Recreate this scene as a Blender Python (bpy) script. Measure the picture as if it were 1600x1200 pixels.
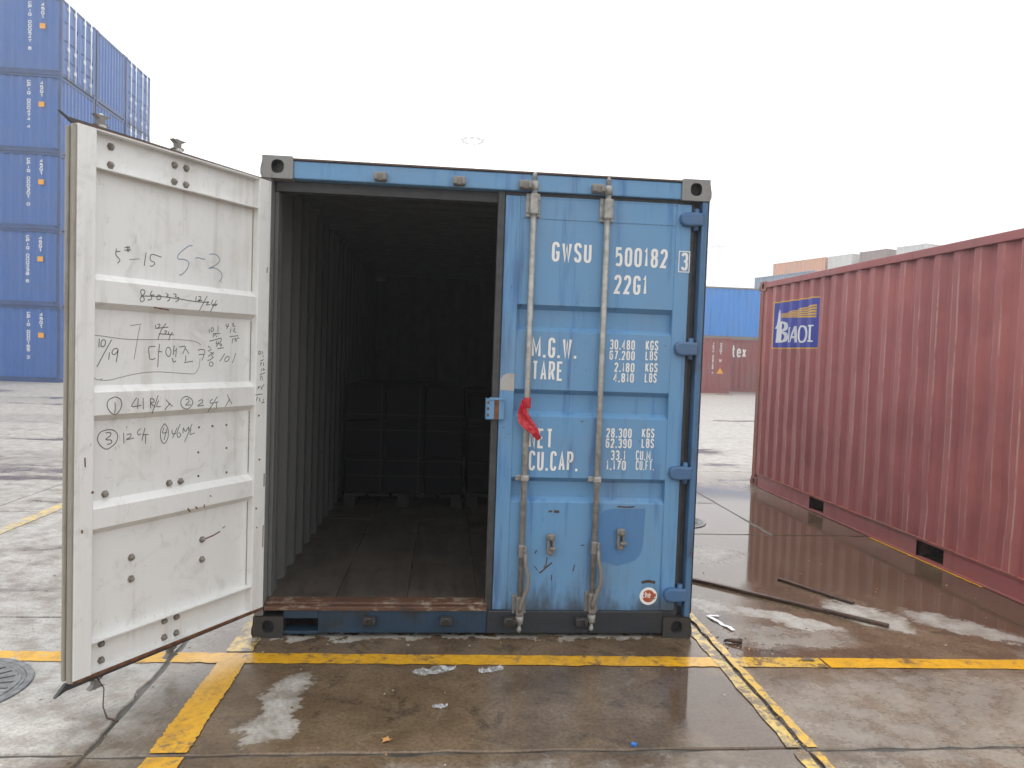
import bpy, bmesh, math, random
from mathutils import Vector, Matrix
random.seed(7)
for o in list(bpy.data.objects): bpy.data.objects.remove(o, do_unlink=True)
SC = bpy.context.scene
COL = SC.collection
R_ = math.radians

# ------------------------------------------------------------------ camera
cam_d = bpy.data.cameras.new('camera'); cam = bpy.data.objects.new('camera', cam_d); COL.objects.link(cam)
cam_d.sensor_fit = 'HORIZONTAL'; cam_d.sensor_width = 36.0; cam_d.lens = 36.0*1155/1600
cam_d.clip_start = 0.05; cam_d.clip_end = 2000
YAW, PITCH, ROLL = 0.0896, -0.0434, 0.0349
fw = Vector((math.sin(YAW)*math.cos(PITCH), math.cos(YAW)*math.cos(PITCH), math.sin(PITCH)))
rt = Vector((math.cos(YAW), -math.sin(YAW), 0)); up = rt.cross(fw)
rt, up = rt*math.cos(ROLL)+up*math.sin(ROLL), up*math.cos(ROLL)-rt*math.sin(ROLL)
M3 = Matrix((rt, up, -fw)).transposed()
cam.matrix_world = Matrix.Translation((1.0015, -4.0474, 1.5984)) @ M3.to_4x4()
SC.camera = cam

# ------------------------------------------------------------------ sky, sun, exposure (bright overcast)
SUN_EL, SUN_AZ = 58.0, 10.0            # high behind thin cloud, ahead of the camera
w = bpy.data.worlds.new('World'); SC.world = w; w.use_nodes = True
wn = w.node_tree; wn.nodes.clear()
sky = wn.nodes.new('ShaderNodeTexSky'); sky.sky_type = 'NISHITA'; sky.sun_disc = False
sky.sun_elevation = R_(SUN_EL); sky.sun_rotation = R_(SUN_AZ); sky.dust_density = 6.0; sky.air_density = 1.2
hs = wn.nodes.new('ShaderNodeHueSaturation'); hs.inputs['Saturation'].default_value = 0.10; hs.inputs['Value'].default_value = 0.8
mx = wn.nodes.new('ShaderNodeMix'); mx.data_type = 'RGBA'; mx.inputs['Factor'].default_value = 0.68
mx.inputs['B'].default_value = (14.6, 14.7, 14.9, 1)
bg = wn.nodes.new('ShaderNodeBackground'); bg.inputs['Strength'].default_value = 0.10
wo = wn.nodes.new('ShaderNodeOutputWorld')
wn.links.new(sky.outputs[0], hs.inputs['Color']); wn.links.new(hs.outputs[0], mx.inputs['A'])
wn.links.new(mx.outputs['Result'], bg.inputs['Color']); wn.links.new(bg.outputs[0], wo.inputs[0])
sd = bpy.data.lights.new('sun', 'SUN'); sd.energy = 0.7; sd.angle = R_(40); sd.color = (1, .97, .93)
sun = bpy.data.objects.new('sun', sd); COL.objects.link(sun)
sdir = Vector((math.sin(R_(SUN_AZ))*math.cos(R_(SUN_EL)), math.cos(R_(SUN_AZ))*math.cos(R_(SUN_EL)), math.sin(R_(SUN_EL))))
sun.rotation_euler = sdir.to_track_quat('Z', 'Y').to_euler()
SC.view_settings.view_transform = 'Standard'; SC.view_settings.look = 'None'
SC.view_settings.exposure = 0.75; SC.view_settings.gamma = 1.0; SC.view_settings.use_curve_mapping = False
SC.render.engine = 'CYCLES'

# ------------------------------------------------------------------ node helpers
class NT:
    def __init__(s, name):
        s.m = bpy.data.materials.new(name); s.m.use_nodes = True; s.t = s.m.node_tree; s.t.nodes.clear()
    def n(s, typ, ins=None, **at):
        nd = s.t.nodes.new(typ)
        for k, v in at.items(): setattr(nd, k, v)
        for k, v in (ins or {}).items(): s.set(nd.inputs[k], v)
        return nd
    def set(s, sock, v):
        if isinstance(v, bpy.types.NodeSocket): s.t.links.new(v, sock)
        elif isinstance(v, bpy.types.Node): s.t.links.new(v.outputs[0], sock)
        else:
            if sock.type == 'RGBA' and len(v) == 3: v = (*v, 1)
            sock.default_value = v
    def math(s, op, a, b=0.0, c=0.0, clamp=False): return s.n('ShaderNodeMath', {0: a, 1: b, 2: c}, operation=op, use_clamp=clamp).outputs[0]
    def pos(s): return s.n('ShaderNodeNewGeometry').outputs['Position']
    def obj(s): return s.n('ShaderNodeTexCoord').outputs['Object']
    def vmul(s, v, k): return s.n('ShaderNodeVectorMath', {0: v, 1: k}, operation='MULTIPLY').outputs[0]
    def noise(s, vec, scale, detail=4, rough=.6, dist=0.0): return s.n('ShaderNodeTexNoise', {'Vector': vec, 'Scale': scale, 'Detail': detail, 'Roughness': rough, 'Distortion': dist}).outputs[0]
    def ramp(s, f, lo, hi, a=0.0, b=1.0): return s.n('ShaderNodeMapRange', {0: f, 1: lo, 2: hi, 3: a, 4: b}, interpolation_type='SMOOTHSTEP').outputs[0]
    def mix(s, f, a, b):
        nd = s.n('ShaderNodeMix', data_type='RGBA'); s.set(nd.inputs[0], f); s.set(nd.inputs[6], a); s.set(nd.inputs[7], b); return nd.outputs[2]
    def mul(s, a, b):
        nd = s.n('ShaderNodeMix', data_type='RGBA', blend_type='MULTIPLY'); nd.inputs[0].default_value = 1; s.set(nd.inputs[6], a); s.set(nd.inputs[7], b); return nd.outputs[2]
    def xyz(s, v): return s.n('ShaderNodeSeparateXYZ', {0: v}).outputs
    def bump(s, h, strength, dist=.01): return s.n('ShaderNodeBump', {'Height': h, 'Strength': strength, 'Distance': dist}).outputs[0]
    def out(s, color, rough=.6, normal=None, metal=0.0, spec=.5, **kw):
        ins = {'Base Color': color, 'Roughness': rough, 'Metallic': metal, 'Specular IOR Level': spec}
        if normal is not None: ins['Normal'] = normal
        ins.update(kw)
        b = s.n('ShaderNodeBsdfPrincipled', ins); o = s.n('ShaderNodeOutputMaterial'); s.t.links.new(b.outputs[0], o.inputs[0]); return s.m

def paint(name, base, dark=None, rust=.25, dirt=.4, rough=.5, rustcol=(.12,.05,.025), dirtcol=(.11,.09,.07), streak=.35, scale=1.0, fade=.25, base_grime=0.0, smudge=0.0):
    """weathered steel paint: chalky fading, vertical run-off streaks, rust specks, grime, fine relief"""
    g = NT(name); p = g.pos(); dark = dark or tuple(c*.62 for c in base)
    n1 = g.noise(p, 1.7*scale, 5, .62); n2 = g.noise(p, 9*scale, 4, .6)
    st = g.noise(g.vmul(p, (14*scale, 14*scale, .9*scale)), 1, 4, .65)
    c = g.mix(g.ramp(n1, .35, .7), base, tuple(min(1, x*(1-fade)+fade*.45*(sum(base)/3+.3)) for x in base))
    c = g.mix(g.math('MULTIPLY', g.ramp(st, .52, .75), streak), c, dark)
    gm = g.math('MULTIPLY', g.ramp(g.math('ADD', g.math('MULTIPLY', n1, .6), g.math('MULTIPLY', st, .4)), .5, .68), dirt)
    c = g.mix(gm, c, dirtcol)
    n3 = g.noise(p, 34*scale, 5, .7); n4 = g.noise(p, 3.1*scale, 3, .5)
    rm = g.math('MULTIPLY', g.ramp(n3, .64, .70), g.ramp(n4, .5, .66))
    rm = g.math('MULTIPLY', rm, rust*3.2, clamp=True)
    c = g.mix(rm, c, rustcol)
    if base_grime:      # splashed road dirt with an uneven upper edge, and chipped spots
        zc = g.xyz(p)[2]; sp = g.math('ADD', g.math('MULTIPLY', g.math('SUBTRACT', g.noise(g.vmul(p, (9, 9, 2.5)), 1, 5, .7), .5), .55), zc)
        c = g.mix(g.math('MULTIPLY', g.ramp(sp, .30, .10), base_grime), c, (.045,.042,.040))
        c = g.mix(g.math('MULTIPLY', g.ramp(g.noise(p, 22, 5, .75), .66, .72), .8), c, (.07,.05,.04))
    if smudge:
        c = g.mix(g.math('MULTIPLY', g.ramp(g.noise(p, 5.5, 6, .72, .8), .52, .68), smudge), c, (.47,.45,.41))
        c = g.mix(g.math('MULTIPLY', g.ramp(g.noise(g.vmul(p, (1, 1, .35)), 26, 5, .75), .60, .70), smudge*.9), c, (.36,.31,.24))
    nb = g.noise(p, 60, 3, .6)
    h = g.math('ADD', g.math('MULTIPLY', n2, .6), g.math('MULTIPLY', nb, .25))
    h = g.math('SUBTRACT', h, g.math('MULTIPLY', rm, .3))
    rg = g.ramp(n2, .3, .7, rough-.09, rough+.12)
    return g.out(c, rg, g.bump(h, .22, .006))

def plain(name, col, rough=.6, var=.25, metal=0.0, spec=.5, scale=12):
    g = NT(name); p = g.pos(); n1 = g.noise(p, scale, 4, .6)
    c = g.mix(g.ramp(n1, .3, .7), tuple(x*(1-var) for x in col), tuple(min(1, x*(1+var*.6)) for x in col))
    return g.out(c, g.ramp(n1, .3, .7, max(.05, rough-.08), rough+.08), g.bump(g.noise(p, 45, 3), .15, .004), metal, spec)

def flat(name, col, rough=.5, **kw):
    g = NT(name); return g.out(col, rough, **kw)

# ------------------------------------------------------------------ ground material
# dry, pale patches (x, y, rx, ry, turn) and standing water, measured on the pavement
DRY = [(.30,-.72,.085,.32,-.15),(.66,.03,.75,.045,0),(1.7,.04,.6,.05,0),(3.15,.30,.30,.11,-.75),(3.72,.37,.17,.32,.5),(4.25,.18,.42,.17,-.75),
       (2.75,.55,.22,.10,-.6),(.30,-.98,.10,.11,0),(-1.3,-.3,1.1,.5,.1),(-2.6,2.2,1.6,.7,.2),(-.75,-1.0,.40,.30,0),(-3.2,.9,1.2,.35,.1),
       (3.0,1.75,.5,.30,.2),(-.1,.5,.25,.4,0)]
PUD = [(3.9,3.3,1.1,1.9,0),(3.85,1.6,1.15,.95,.2),(4.5,.7,.7,1.0,.3),(2.85,2.2,.5,1.6,0),(3.3,5.9,.9,.7,0),(2.62,.05,.16,.5,0),(2.32,-.95,.24,.75,.12),
       (-.06,.1,.14,.55,-.1),(-4.5,6.0,2.0,.8,.2),(-6,11,3.0,1.0,.1),(-9,15.5,4.5,1.0,.1),(3.1,-.25,.5,.14,0)]
DAMP = [(3.5,-.95,1.1,.55,0),(4.6,-.6,.7,.5,.2),(3.0,.0,.4,.2,0),(1.6,-1.5,2.5,.25,0)]
def ground_nodes(g):
    p = g.pos(); x, y, z = g.xyz(p)[:3]
    wob = g.noise(p, 1.9, 5, .65); wob2 = g.noise(g.vmul(p, (1, 1, 1)), 6.5, 4, .65)
    wx = g.math('ADD', x, g.math('MULTIPLY', g.math('SUBTRACT', wob, .5), .55)); wy = g.math('ADD', y, g.math('MULTIPLY', g.math('SUBTRACT', wob2, .5), .42))
    def ell(lst):
        tot = None
        for cx, cy, rx, ry, a in lst:
            dx = g.math('SUBTRACT', wx, cx); dy = g.math('SUBTRACT', wy, cy); ca, sa = math.cos(a), math.sin(a)
            u = g.math('ADD', g.math('MULTIPLY', dx, ca/rx), g.math('MULTIPLY', dy, sa/rx))
            v = g.math('SUBTRACT', g.math('MULTIPLY', dy, ca/ry), g.math('MULTIPLY', dx, sa/ry))
            d = g.math('ADD', g.math('MULTIPLY', u, u), g.math('MULTIPLY', v, v))
            m = g.ramp(d, .40, 1.25, 1, 0)
            tot = m if tot is None else g.math('MAXIMUM', tot, m)
        return tot
    dry = ell(DRY); pud = ell(PUD); dry = g.math('MAXIMUM', dry, g.math('MULTIPLY', ell(DAMP), .42))
    # natural variation; left lies a bit drier, far paleness is sky reflection put into colour
    big = g.noise(g.vmul(p, (.35, 1.0, 1)), .9, 5, .6)
    left = g.ramp(x, -.5, .1, 1, 0)
    dry = g.math('MAXIMUM', dry, g.math('MULTIPLY', g.ramp(big, .38, .50), g.math('MULTIPLY', left, .95)))
    far = g.ramp(y, 3.5, 7, 0, 1)
    dry = g.math('MAXIMUM', dry, g.math('MULTIPLY', g.ramp(big, .32, .44), g.math('MULTIPLY', far, 1.0)))
    pud = g.math('MULTIPLY', pud, g.math('SUBTRACT', 1.0, g.math('MULTIPLY', dry, .8)))
    # soft-edged dry film: mottled
    mott = g.noise(p, 7, 6, .7); fine = g.noise(p, 55, 5, .7); grit = g.noise(p, 210, 3, .6)
    dry_sheenf = g.math('MULTIPLY', dry, g.ramp(mott, .22, .62, .45, 1))
    wetc = g.mix(g.ramp(g.noise(p, 2.2, 5, .65), .35, .66), (.100,.066,.038), (.175,.124,.078))
    wetc = g.mix(g.math('MULTIPLY', g.ramp(fine, .55, .72), .5), wetc, (.07,.055,.04))
    blot = g.noise(p, 4.6, 6, .7, .6); wetc = g.mix(g.math('MULTIPLY', g.ramp(blot, .54, .66), .6), wetc, (.050,.038,.026)); wetc = g.mix(g.math('MULTIPLY', g.ramp(blot, .44, .34), .45), wetc, (.20,.155,.105))
    tyre = g.noise(g.n('ShaderNodeVectorRotate', {'Vector': p, 'Angle': R_(28)}, rotation_type='Z_AXIS').outputs[0], 1)
    tr = g.noise(g.vmul(g.n('ShaderNodeVectorRotate', {'Vector': p, 'Angle': R_(24)}, rotation_type='Z_AXIS').outputs[0], (.5, 9, 1)), 1.0, 4, .6)
    wetc = g.mix(g.math('MULTIPLY', g.ramp(tr, .56, .72), .45), wetc, (.055,.045,.036))
    dry_sheenc = g.mix(g.ramp(mott, .3, .7), (.30,.278,.243), (.43,.412,.38))
    dry_sheenc = g.mix(g.math('MULTIPLY', g.ramp(fine, .56, .7), .35), dry_sheenc, (.22,.19,.15))
    dry_sheenc = g.mix(g.math('MULTIPLY', g.ramp(g.noise(p, 13, 4, .6), .62, .72), .55), dry_sheenc, (.34,.24,.15))
    col = g.mix(dry_sheenf, wetc, dry_sheenc)
    col = g.mix(g.math('MULTIPLY', pud, .72), col, (.090,.056,.036))
    col = g.mix(g.math('MULTIPLY', g.ramp(grit, .68, .76), .5), col, (.05,.045,.04))
    col = g.mul(col, g.n('ShaderNodeCombineColor', {0: g.ramp(fine, .3, .7, .72, 1.24), 1: g.ramp(fine, .3, .7, .72, 1.24), 2: g.ramp(fine, .3, .7, .72, 1.22)}).outputs[0])
    sp2 = g.noise(p, 26, 5, .72); col = g.mix(g.math('MULTIPLY', g.ramp(sp2, .62, .70), .55), col, (.045,.036,.028))
    rough = g.math('SUBTRACT', g.ramp(dry_sheenf, 0, .8, .165, .46), g.math('MULTIPLY', pud, .20))
    rough = g.math('ADD', rough, g.math('MULTIPLY', g.math('SUBTRACT', fine, .5), .12))
    rough = g.math('MAXIMUM', rough, .055)
    hgt = g.math('ADD', g.math('MULTIPLY', fine, .6), g.math('MULTIPLY', grit, .4))
    bs = g.math('MULTIPLY', g.math('SUBTRACT', 1.0, g.math('MULTIPLY', pud, .93)), .20)
    bn = g.n('ShaderNodeBump', {'Height': hgt, 'Strength': bs, 'Distance': .006}).outputs[0]
    return p, col, rough, bn, dry_sheenf
def make_ground_mats():
    g = NT('wet_concrete'); p, c, r, b, d = ground_nodes(g); m1 = g.out(c, r, b, spec=.5, IOR=1.5)
    g = NT('worn_yellow_paint'); p, c, r, b, d = ground_nodes(g)
    wn_ = g.noise(p, 16, 6, .72); wn2 = g.noise(p, 3.0, 4, .6); 
    wear = g.ramp(g.math('ADD', g.math('MULTIPLY', wn_, .6), g.math('MULTIPLY', wn2, .4)), .51, .63)
    yel = g.mix(g.ramp(g.noise(p, 30, 4), .35, .7), (.70,.38,.018), (.60,.30,.014)); yel = g.mix(g.math('MULTIPLY', g.ramp(g.noise(p, 5.5, 5, .7), .50, .66), .5), yel, (.30,.17,.03)); yel = g.mix(g.ramp(g.noise(p, 85, 3, .6), .60, .70, 0, .6), yel, (.16,.10,.04))
    m2 = g.out(g.mix(g.math('MULTIPLY', wear, .9), yel, c), r, b, IOR=1.5)
    g = NT('faded_yellow_paint'); p, c, r, b, d = ground_nodes(g)
    wn_ = g.noise(p, 11, 6, .75); wear = g.ramp(wn_, .40, .56)
    m3 = g.out(g.mix(g.math('MULTIPLY', wear, .95), (.60,.42,.10), c), r, b, IOR=1.5)
    g = NT('half_worn_yellow_paint'); p, c, r, b, d = ground_nodes(g)
    wear = g.ramp(g.noise(p, 14, 6, .75), .46, .60)
    m4 = g.out(g.mix(g.math('MULTIPLY', wear, .9), (.62,.38,.05), c), r, b, IOR=1.5)
    return m1, m2, m3, m4

M = {}
M['concrete'], M['yellow'], M['yellow_faded'], M['yellow_half'] = make_ground_mats()
M['joint'] = plain('dark_wet_joint', (.075,.066,.055), .5, .6, scale=9)
M['blue'] = paint('faded_blue_paint', (.122,.282,.480), (.028,.120,.33), rust=.35, dirt=.24, rough=.42, streak=.75, fade=.12, base_grime=.8)
M['blue_dk'] = paint('blue_hinge_paint', (.045,.125,.26), rust=.25, dirt=.35, rough=.42)
M['post'] = paint('grimy_blue_post_paint', (.060,.145,.27), (.025,.045,.08), rust=.6, dirt=.75, rough=.45, streak=.8, scale=2, fade=.04, dirtcol=(.04,.037,.034))
M['blue_sill'] = paint('scraped_blue_sill_paint', (.014,.040,.072), (.009,.012,.016), rust=.5, dirt=1.0, rough=.45, dirtcol=(.022,.02,.018), scale=2.2, fade=.02)
M['grime'] = paint('blackened_sill_paint', (.022,.026,.032), (.012,.012,.013), rust=.4, dirt=.6, rough=.45, dirtcol=(.03,.026,.022), scale=2.2, fade=.02)
M['white'] = paint('white_door_paint', (.755,.755,.735), (.56,.545,.51), rust=.22, dirt=.42, rough=.42, dirtcol=(.50,.455,.375), streak=.5, fade=.0, smudge=.34)
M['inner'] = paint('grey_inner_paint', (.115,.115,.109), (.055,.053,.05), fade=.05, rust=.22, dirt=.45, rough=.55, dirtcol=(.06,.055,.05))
M['inner_shaded'] = paint('shaded_inner_paint', (.040,.040,.038), (.02,.02,.019), rust=.2, dirt=.4, rough=.7, dirtcol=(.025,.023,.02), fade=.02)  # shaded copy of the inner paint: gloom of roof and end wall in the colour
M['red'] = paint('red_oxide_paint', (.36,.098,.090), (.20,.05,.047), rust=.2, dirt=.28, rough=.45, dirtcol=(.20,.115,.09), streak=.4, fade=.12)
M['red_rust'] = paint('rusty_red_paint', (.29,.085,.050), (.16,.05,.03), rust=.6, dirt=.4, rough=.55, rustcol=(.20,.075,.025))
M['red_far'] = paint('far_red_paint', (.26,.055,.055), rust=.1, dirt=.2, rough=.5, scale=.5)
M['navy'] = paint('navy_paint', (.038,.125,.370), (.030,.095,.29), rust=.05, dirt=.10, rough=.42, scale=.4, fade=.08, streak=.3)
M['navy_dk'] = plain('navy_rail_paint', (.032,.075,.20), .5, .25, scale=2)
M['skyblue'] = paint('bright_blue_paint', (.035,.24,.66), rust=.06, dirt=.12, rough=.42, scale=.5, fade=.05)
M['orange'] = paint('orange_paint', (.66,.33,.20), rust=.1, dirt=.15, scale=.4)
M['offwhite'] = paint('off_white_paint', (.66,.65,.63), rust=.05, dirt=.15, scale=.4)
M['brown'] = paint('grey_brown_paint', (.30,.22,.20), rust=.1, dirt=.2, scale=.4)
M['greyblue'] = paint('grey_blue_paint', (.22,.30,.40), rust=.1, dirt=.2, scale=.4)
M['galv'] = plain('dull_galvanised_steel', (.335,.325,.30), .42, .3, .25, scale=22)
M['rod_dark'] = paint('grimy_steel', (.20,.185,.165), (.08,.07,.06), rust=.6, dirt=.5, rough=.5, scale=3)
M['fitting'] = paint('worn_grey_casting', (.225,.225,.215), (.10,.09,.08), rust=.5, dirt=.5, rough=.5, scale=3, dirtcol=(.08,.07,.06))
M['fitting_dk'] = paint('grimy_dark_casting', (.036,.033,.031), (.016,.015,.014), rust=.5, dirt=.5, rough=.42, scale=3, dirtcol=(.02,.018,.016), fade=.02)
M['gasket'] = plain('black_rubber', (.045,.045,.047), .5, .35, scale=20)
M['gasket_tan'] = paint('weathered_tan_rubber', (.31,.285,.235), (.17,.15,.12), rust=.35, dirt=.5, rough=.55, scale=3, dirtcol=(.17,.13,.09))
M['bolt'] = plain('dull_bolt_steel', (.23,.205,.17), .5, .4, scale=40)
M['rust'] = plain('brown_rust', (.15,.062,.028), .75, .5, scale=30)
M['rust_dk'] = plain('dark_wet_rust', (.075,.040,.025), .4, .5, scale=30)
M['wood'] = None
M['letter'] = paint('aged_white_lettering', (.78,.77,.74), (.55,.55,.53), rust=.05, dirt=.2, rough=.5, dirtcol=(.4,.42,.45), fade=0)
M['ink'] = flat('black_marker_ink', (.085,.082,.080), .6)
M['ink_lt'] = flat('thin_grey_marker_ink', (.20,.195,.19), .6)
M['ink_blue'] = flat('blue_grey_marker_ink', (.22,.30,.37), .6)
M['redtape'] = None
g = NT('red_plastic_tape'); n_ = g.noise(g.pos(), 60, 3); M['redtape'] = g.out(g.mix(g.ramp(n_, .4, .65), (.50,.012,.022), (.62,.04,.06)), .25, g.bump(g.noise(g.pos(), 90, 3), .5, .01), **{'Transmission Weight': .12})
g = NT('clear_plastic_film'); n_ = g.noise(g.pos(), 28, 2)
M['film'] = g.out((.62,.65,.67), .12, g.bump(n_, .4, .01), **{'Alpha': g.ramp(n_, .35, .65, .15, .6)})
g = NT('floor_plywood'); p = g.pos(); gr = g.noise(g.vmul(p, (22, 1.4, 1)), 1, 5, .65); sc_ = g.noise(p, 3.5, 5, .65)
c = g.mix(g.ramp(gr, .3, .7), (.052,.043,.035), (.088,.074,.061)); c = g.mix(g.math('MULTIPLY', g.ramp(sc_, .45, .65), .6), c, (.085,.065,.05))
M['wood'] = g.out(c, g.ramp(sc_, .35, .65, .30, .6), g.bump(gr, .25, .004))
M['pallet'] = plain('pallet_wood', (.026,.022,.018), .85, .35)
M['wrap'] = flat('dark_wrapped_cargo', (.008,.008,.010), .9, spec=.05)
M['strap'] = flat('grey_strap', (.022,.022,.021), .9, spec=.05)
M['iron'] = plain('cast_iron', (.19,.19,.185), .4, .35, .3, scale=25)
M['mast'] = plain('pale_mast_tone', (.78,.79,.80), .5, .1, scale=1)  # pale tone also imitates the masts fading into haze and glare
M['logo_blue'] = paint('logo_blue_paint', (.060,.070,.36), rust=.05, dirt=.15, scale=1.5, fade=.08)
M['logo_yellow'] = flat('logo_yellow_paint', (.72,.42,.05), .5)
M['tag_orange'] = flat('orange_tag_paint', (.80,.36,.03), .5)
M['rust_print'] = plain('rust_red_print', (.42,.085,.03), .6, .3, scale=60)
M['leaf'] = plain('dry_leaf', (.45,.22,.07), .6, .3, scale=40)
M['bluechip'] = flat('blue_plastic', (.03,.18,.55), .3)
M['whitebit'] = flat('white_torn_plastic', (.78,.78,.78), .35)
M['orange_tape_patch'] = paint('bare_primer_patch', (.40,.38,.35), rust=.1, dirt=.3, scale=3)
M['new_blue'] = paint('repainted_blue', (.075,.195,.385), (.05,.15,.32), rust=.1, dirt=.15, rough=.38, scale=2, fade=.05)

# ------------------------------------------------------------------ mesh helpers
def link(name, me, mats, parent=None, smooth=False):
    if isinstance(me, bmesh.types.BMesh):
        bm = me; me = bpy.data.meshes.new(name); bm.to_mesh(me); bm.free()
    if not isinstance(mats, (list, tuple)): mats = [mats]
    if len(me.materials) == 0:
        for m in mats: me.materials.append(m)
    if smooth:
        for f in me.polygons: f.use_smooth = True
    o = bpy.data.objects.new(name, me); COL.objects.link(o)
    if parent is not None: o.parent = parent
    return o
def thing(name, label, cat, loc=(0,0,0), rotz=0, group=None):
    o = bpy.data.objects.new(name, None); COL.objects.link(o); o.location = loc; o.rotation_euler = (0, 0, rotz); o.empty_display_size = .2
    o['label'] = label; o['category'] = cat
    if group: o['group'] = group
    return o
def tag(o, label, cat, group=None):
    o['label'] = label; o['category'] = cat
    if group: o['group'] = group
    return o
def box(bm, a, b, bev=0.0, mi=0):
    x0, y0, z0 = a; x1, y1, z1 = b
    vs = [bm.verts.new(v) for v in ((x0,y0,z0),(x1,y0,z0),(x1,y1,z0),(x0,y1,z0),(x0,y0,z1),(x1,y0,z1),(x1,y1,z1),(x0,y1,z1))]
    fs = [bm.faces.new([vs[i] for i in f]) for f in ((3,2,1,0),(4,5,6,7),(0,1,5,4),(1,2,6,5),(2,3,7,6),(3,0,4,7))]
    for f in fs: f.material_index = mi
    if bev > 0:
        es = list({e for f in fs for e in f.edges})
        r = bmesh.ops.bevel(bm, geom=es, offset=bev, segments=2, profile=.5, affect='EDGES', clamp_overlap=True)
        for f in r['faces']: f.material_index = mi
    return vs
def boxo(name, a, b, mat, parent=None, bev=.004):
    bm = bmesh.new(); box(bm, a, b, bev); return link(name, bm, mat, parent)
def tube(bm, pts, r, seg=10, caps=True, mi=0):
    pts = [Vector(p) for p in pts]; rs = r if isinstance(r, (list, tuple)) else [r]*len(pts); rings = []
    prev = None
    for i, p in enumerate(pts):
        t = (pts[min(i+1, len(pts)-1)]-pts[max(i-1, 0)]).normalized()
        if prev is None:
            ax = Vector((0,0,1)) if abs(t.z) < .9 else Vector((1,0,0)); u = t.cross(ax).normalized()
        else: u = (prev - t*prev.dot(t)).normalized()
        prev = u; v = t.cross(u)
        rings.append([bm.verts.new(p+(u*math.cos(2*math.pi*k/seg)+v*math.sin(2*math.pi*k/seg))*rs[i]) for k in range(seg)])
    for a, b in zip(rings, rings[1:]):
        for k in range(seg):
            f = bm.faces.new((a[k], a[(k+1)%seg], b[(k+1)%seg], b[k])); f.smooth = True; f.material_index = mi
    if caps:
        for rg, rev in ((rings[0], True), (rings[-1], False)):
            f = bm.faces.new(list(reversed(rg)) if rev else rg); f.material_index = mi
def prism(bm, poly, fn, t0, t1, mi=0):
    """extrude 2D polygon; fn(u, v, t) -> xyz"""
    a = [bm.verts.new(fn(u, v, t0)) for u, v in poly]; b = [bm.verts.new(fn(u, v, t1)) for u, v in poly]; n = len(poly)
    fs = [bm.faces.new(a), bm.faces.new(list(reversed(b)))]
    for i in range(n): fs.append(bm.faces.new((a[i], b[i], b[(i+1)%n], a[(i+1)%n])))
    for f in fs: f.material_index = mi
    return fs
def fixn(bm): bmesh.ops.recalc_face_normals(bm, faces=bm.faces[:])

def profile(L, pitch, depth, start=0.06, end=0.06, sl=.24):
    """trapezoid corrugation break points (s, d) with d = 0 outer, depth inner"""
    n = max(1, round((L-start-end)/pitch)); pt = (L-start-end)/n; pr = [(0.0, 0.0)]
    for i in range(n):
        s0 = start+i*pt
        for f, d in ((.02, 0), (.02+sl, depth), (.50, depth), (.50+sl, 0)): pr.append((s0+f*pt, d))
    pr.append((L, 0.0)); return pr
def pdepth(pr, s):
    for (a, da), (b, db) in zip(pr, pr[1:]):
        if a <= s <= b: return da+(db-da)*(s-a)/max(1e-9, b-a)
    return 0.0
def corr(bm, pr, fn, z0, z1, th=.003, mi_out=0, mi_in=0, nz=1, dent=None):
    """corrugated sheet; fn(s, d, z) -> xyz, d grows inward"""
    zs = [z0+(z1-z0)*k/nz for k in range(nz+1)]
    def strip(off, mi, rev):
        rows = [[bm.verts.new(fn(s, d+off+(dent(s, z) if dent else 0), z)) for s, d in pr] for z in zs]
        for lo, hi in zip(rows, rows[1:]):
            for i in range(len(pr)-1):
                q = (lo[i], lo[i+1], hi[i+1], hi[i]); f = bm.faces.new(tuple(reversed(q)) if rev else q); f.material_index = mi
    strip(0, mi_out, False); strip(th, mi_in, True)

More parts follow.
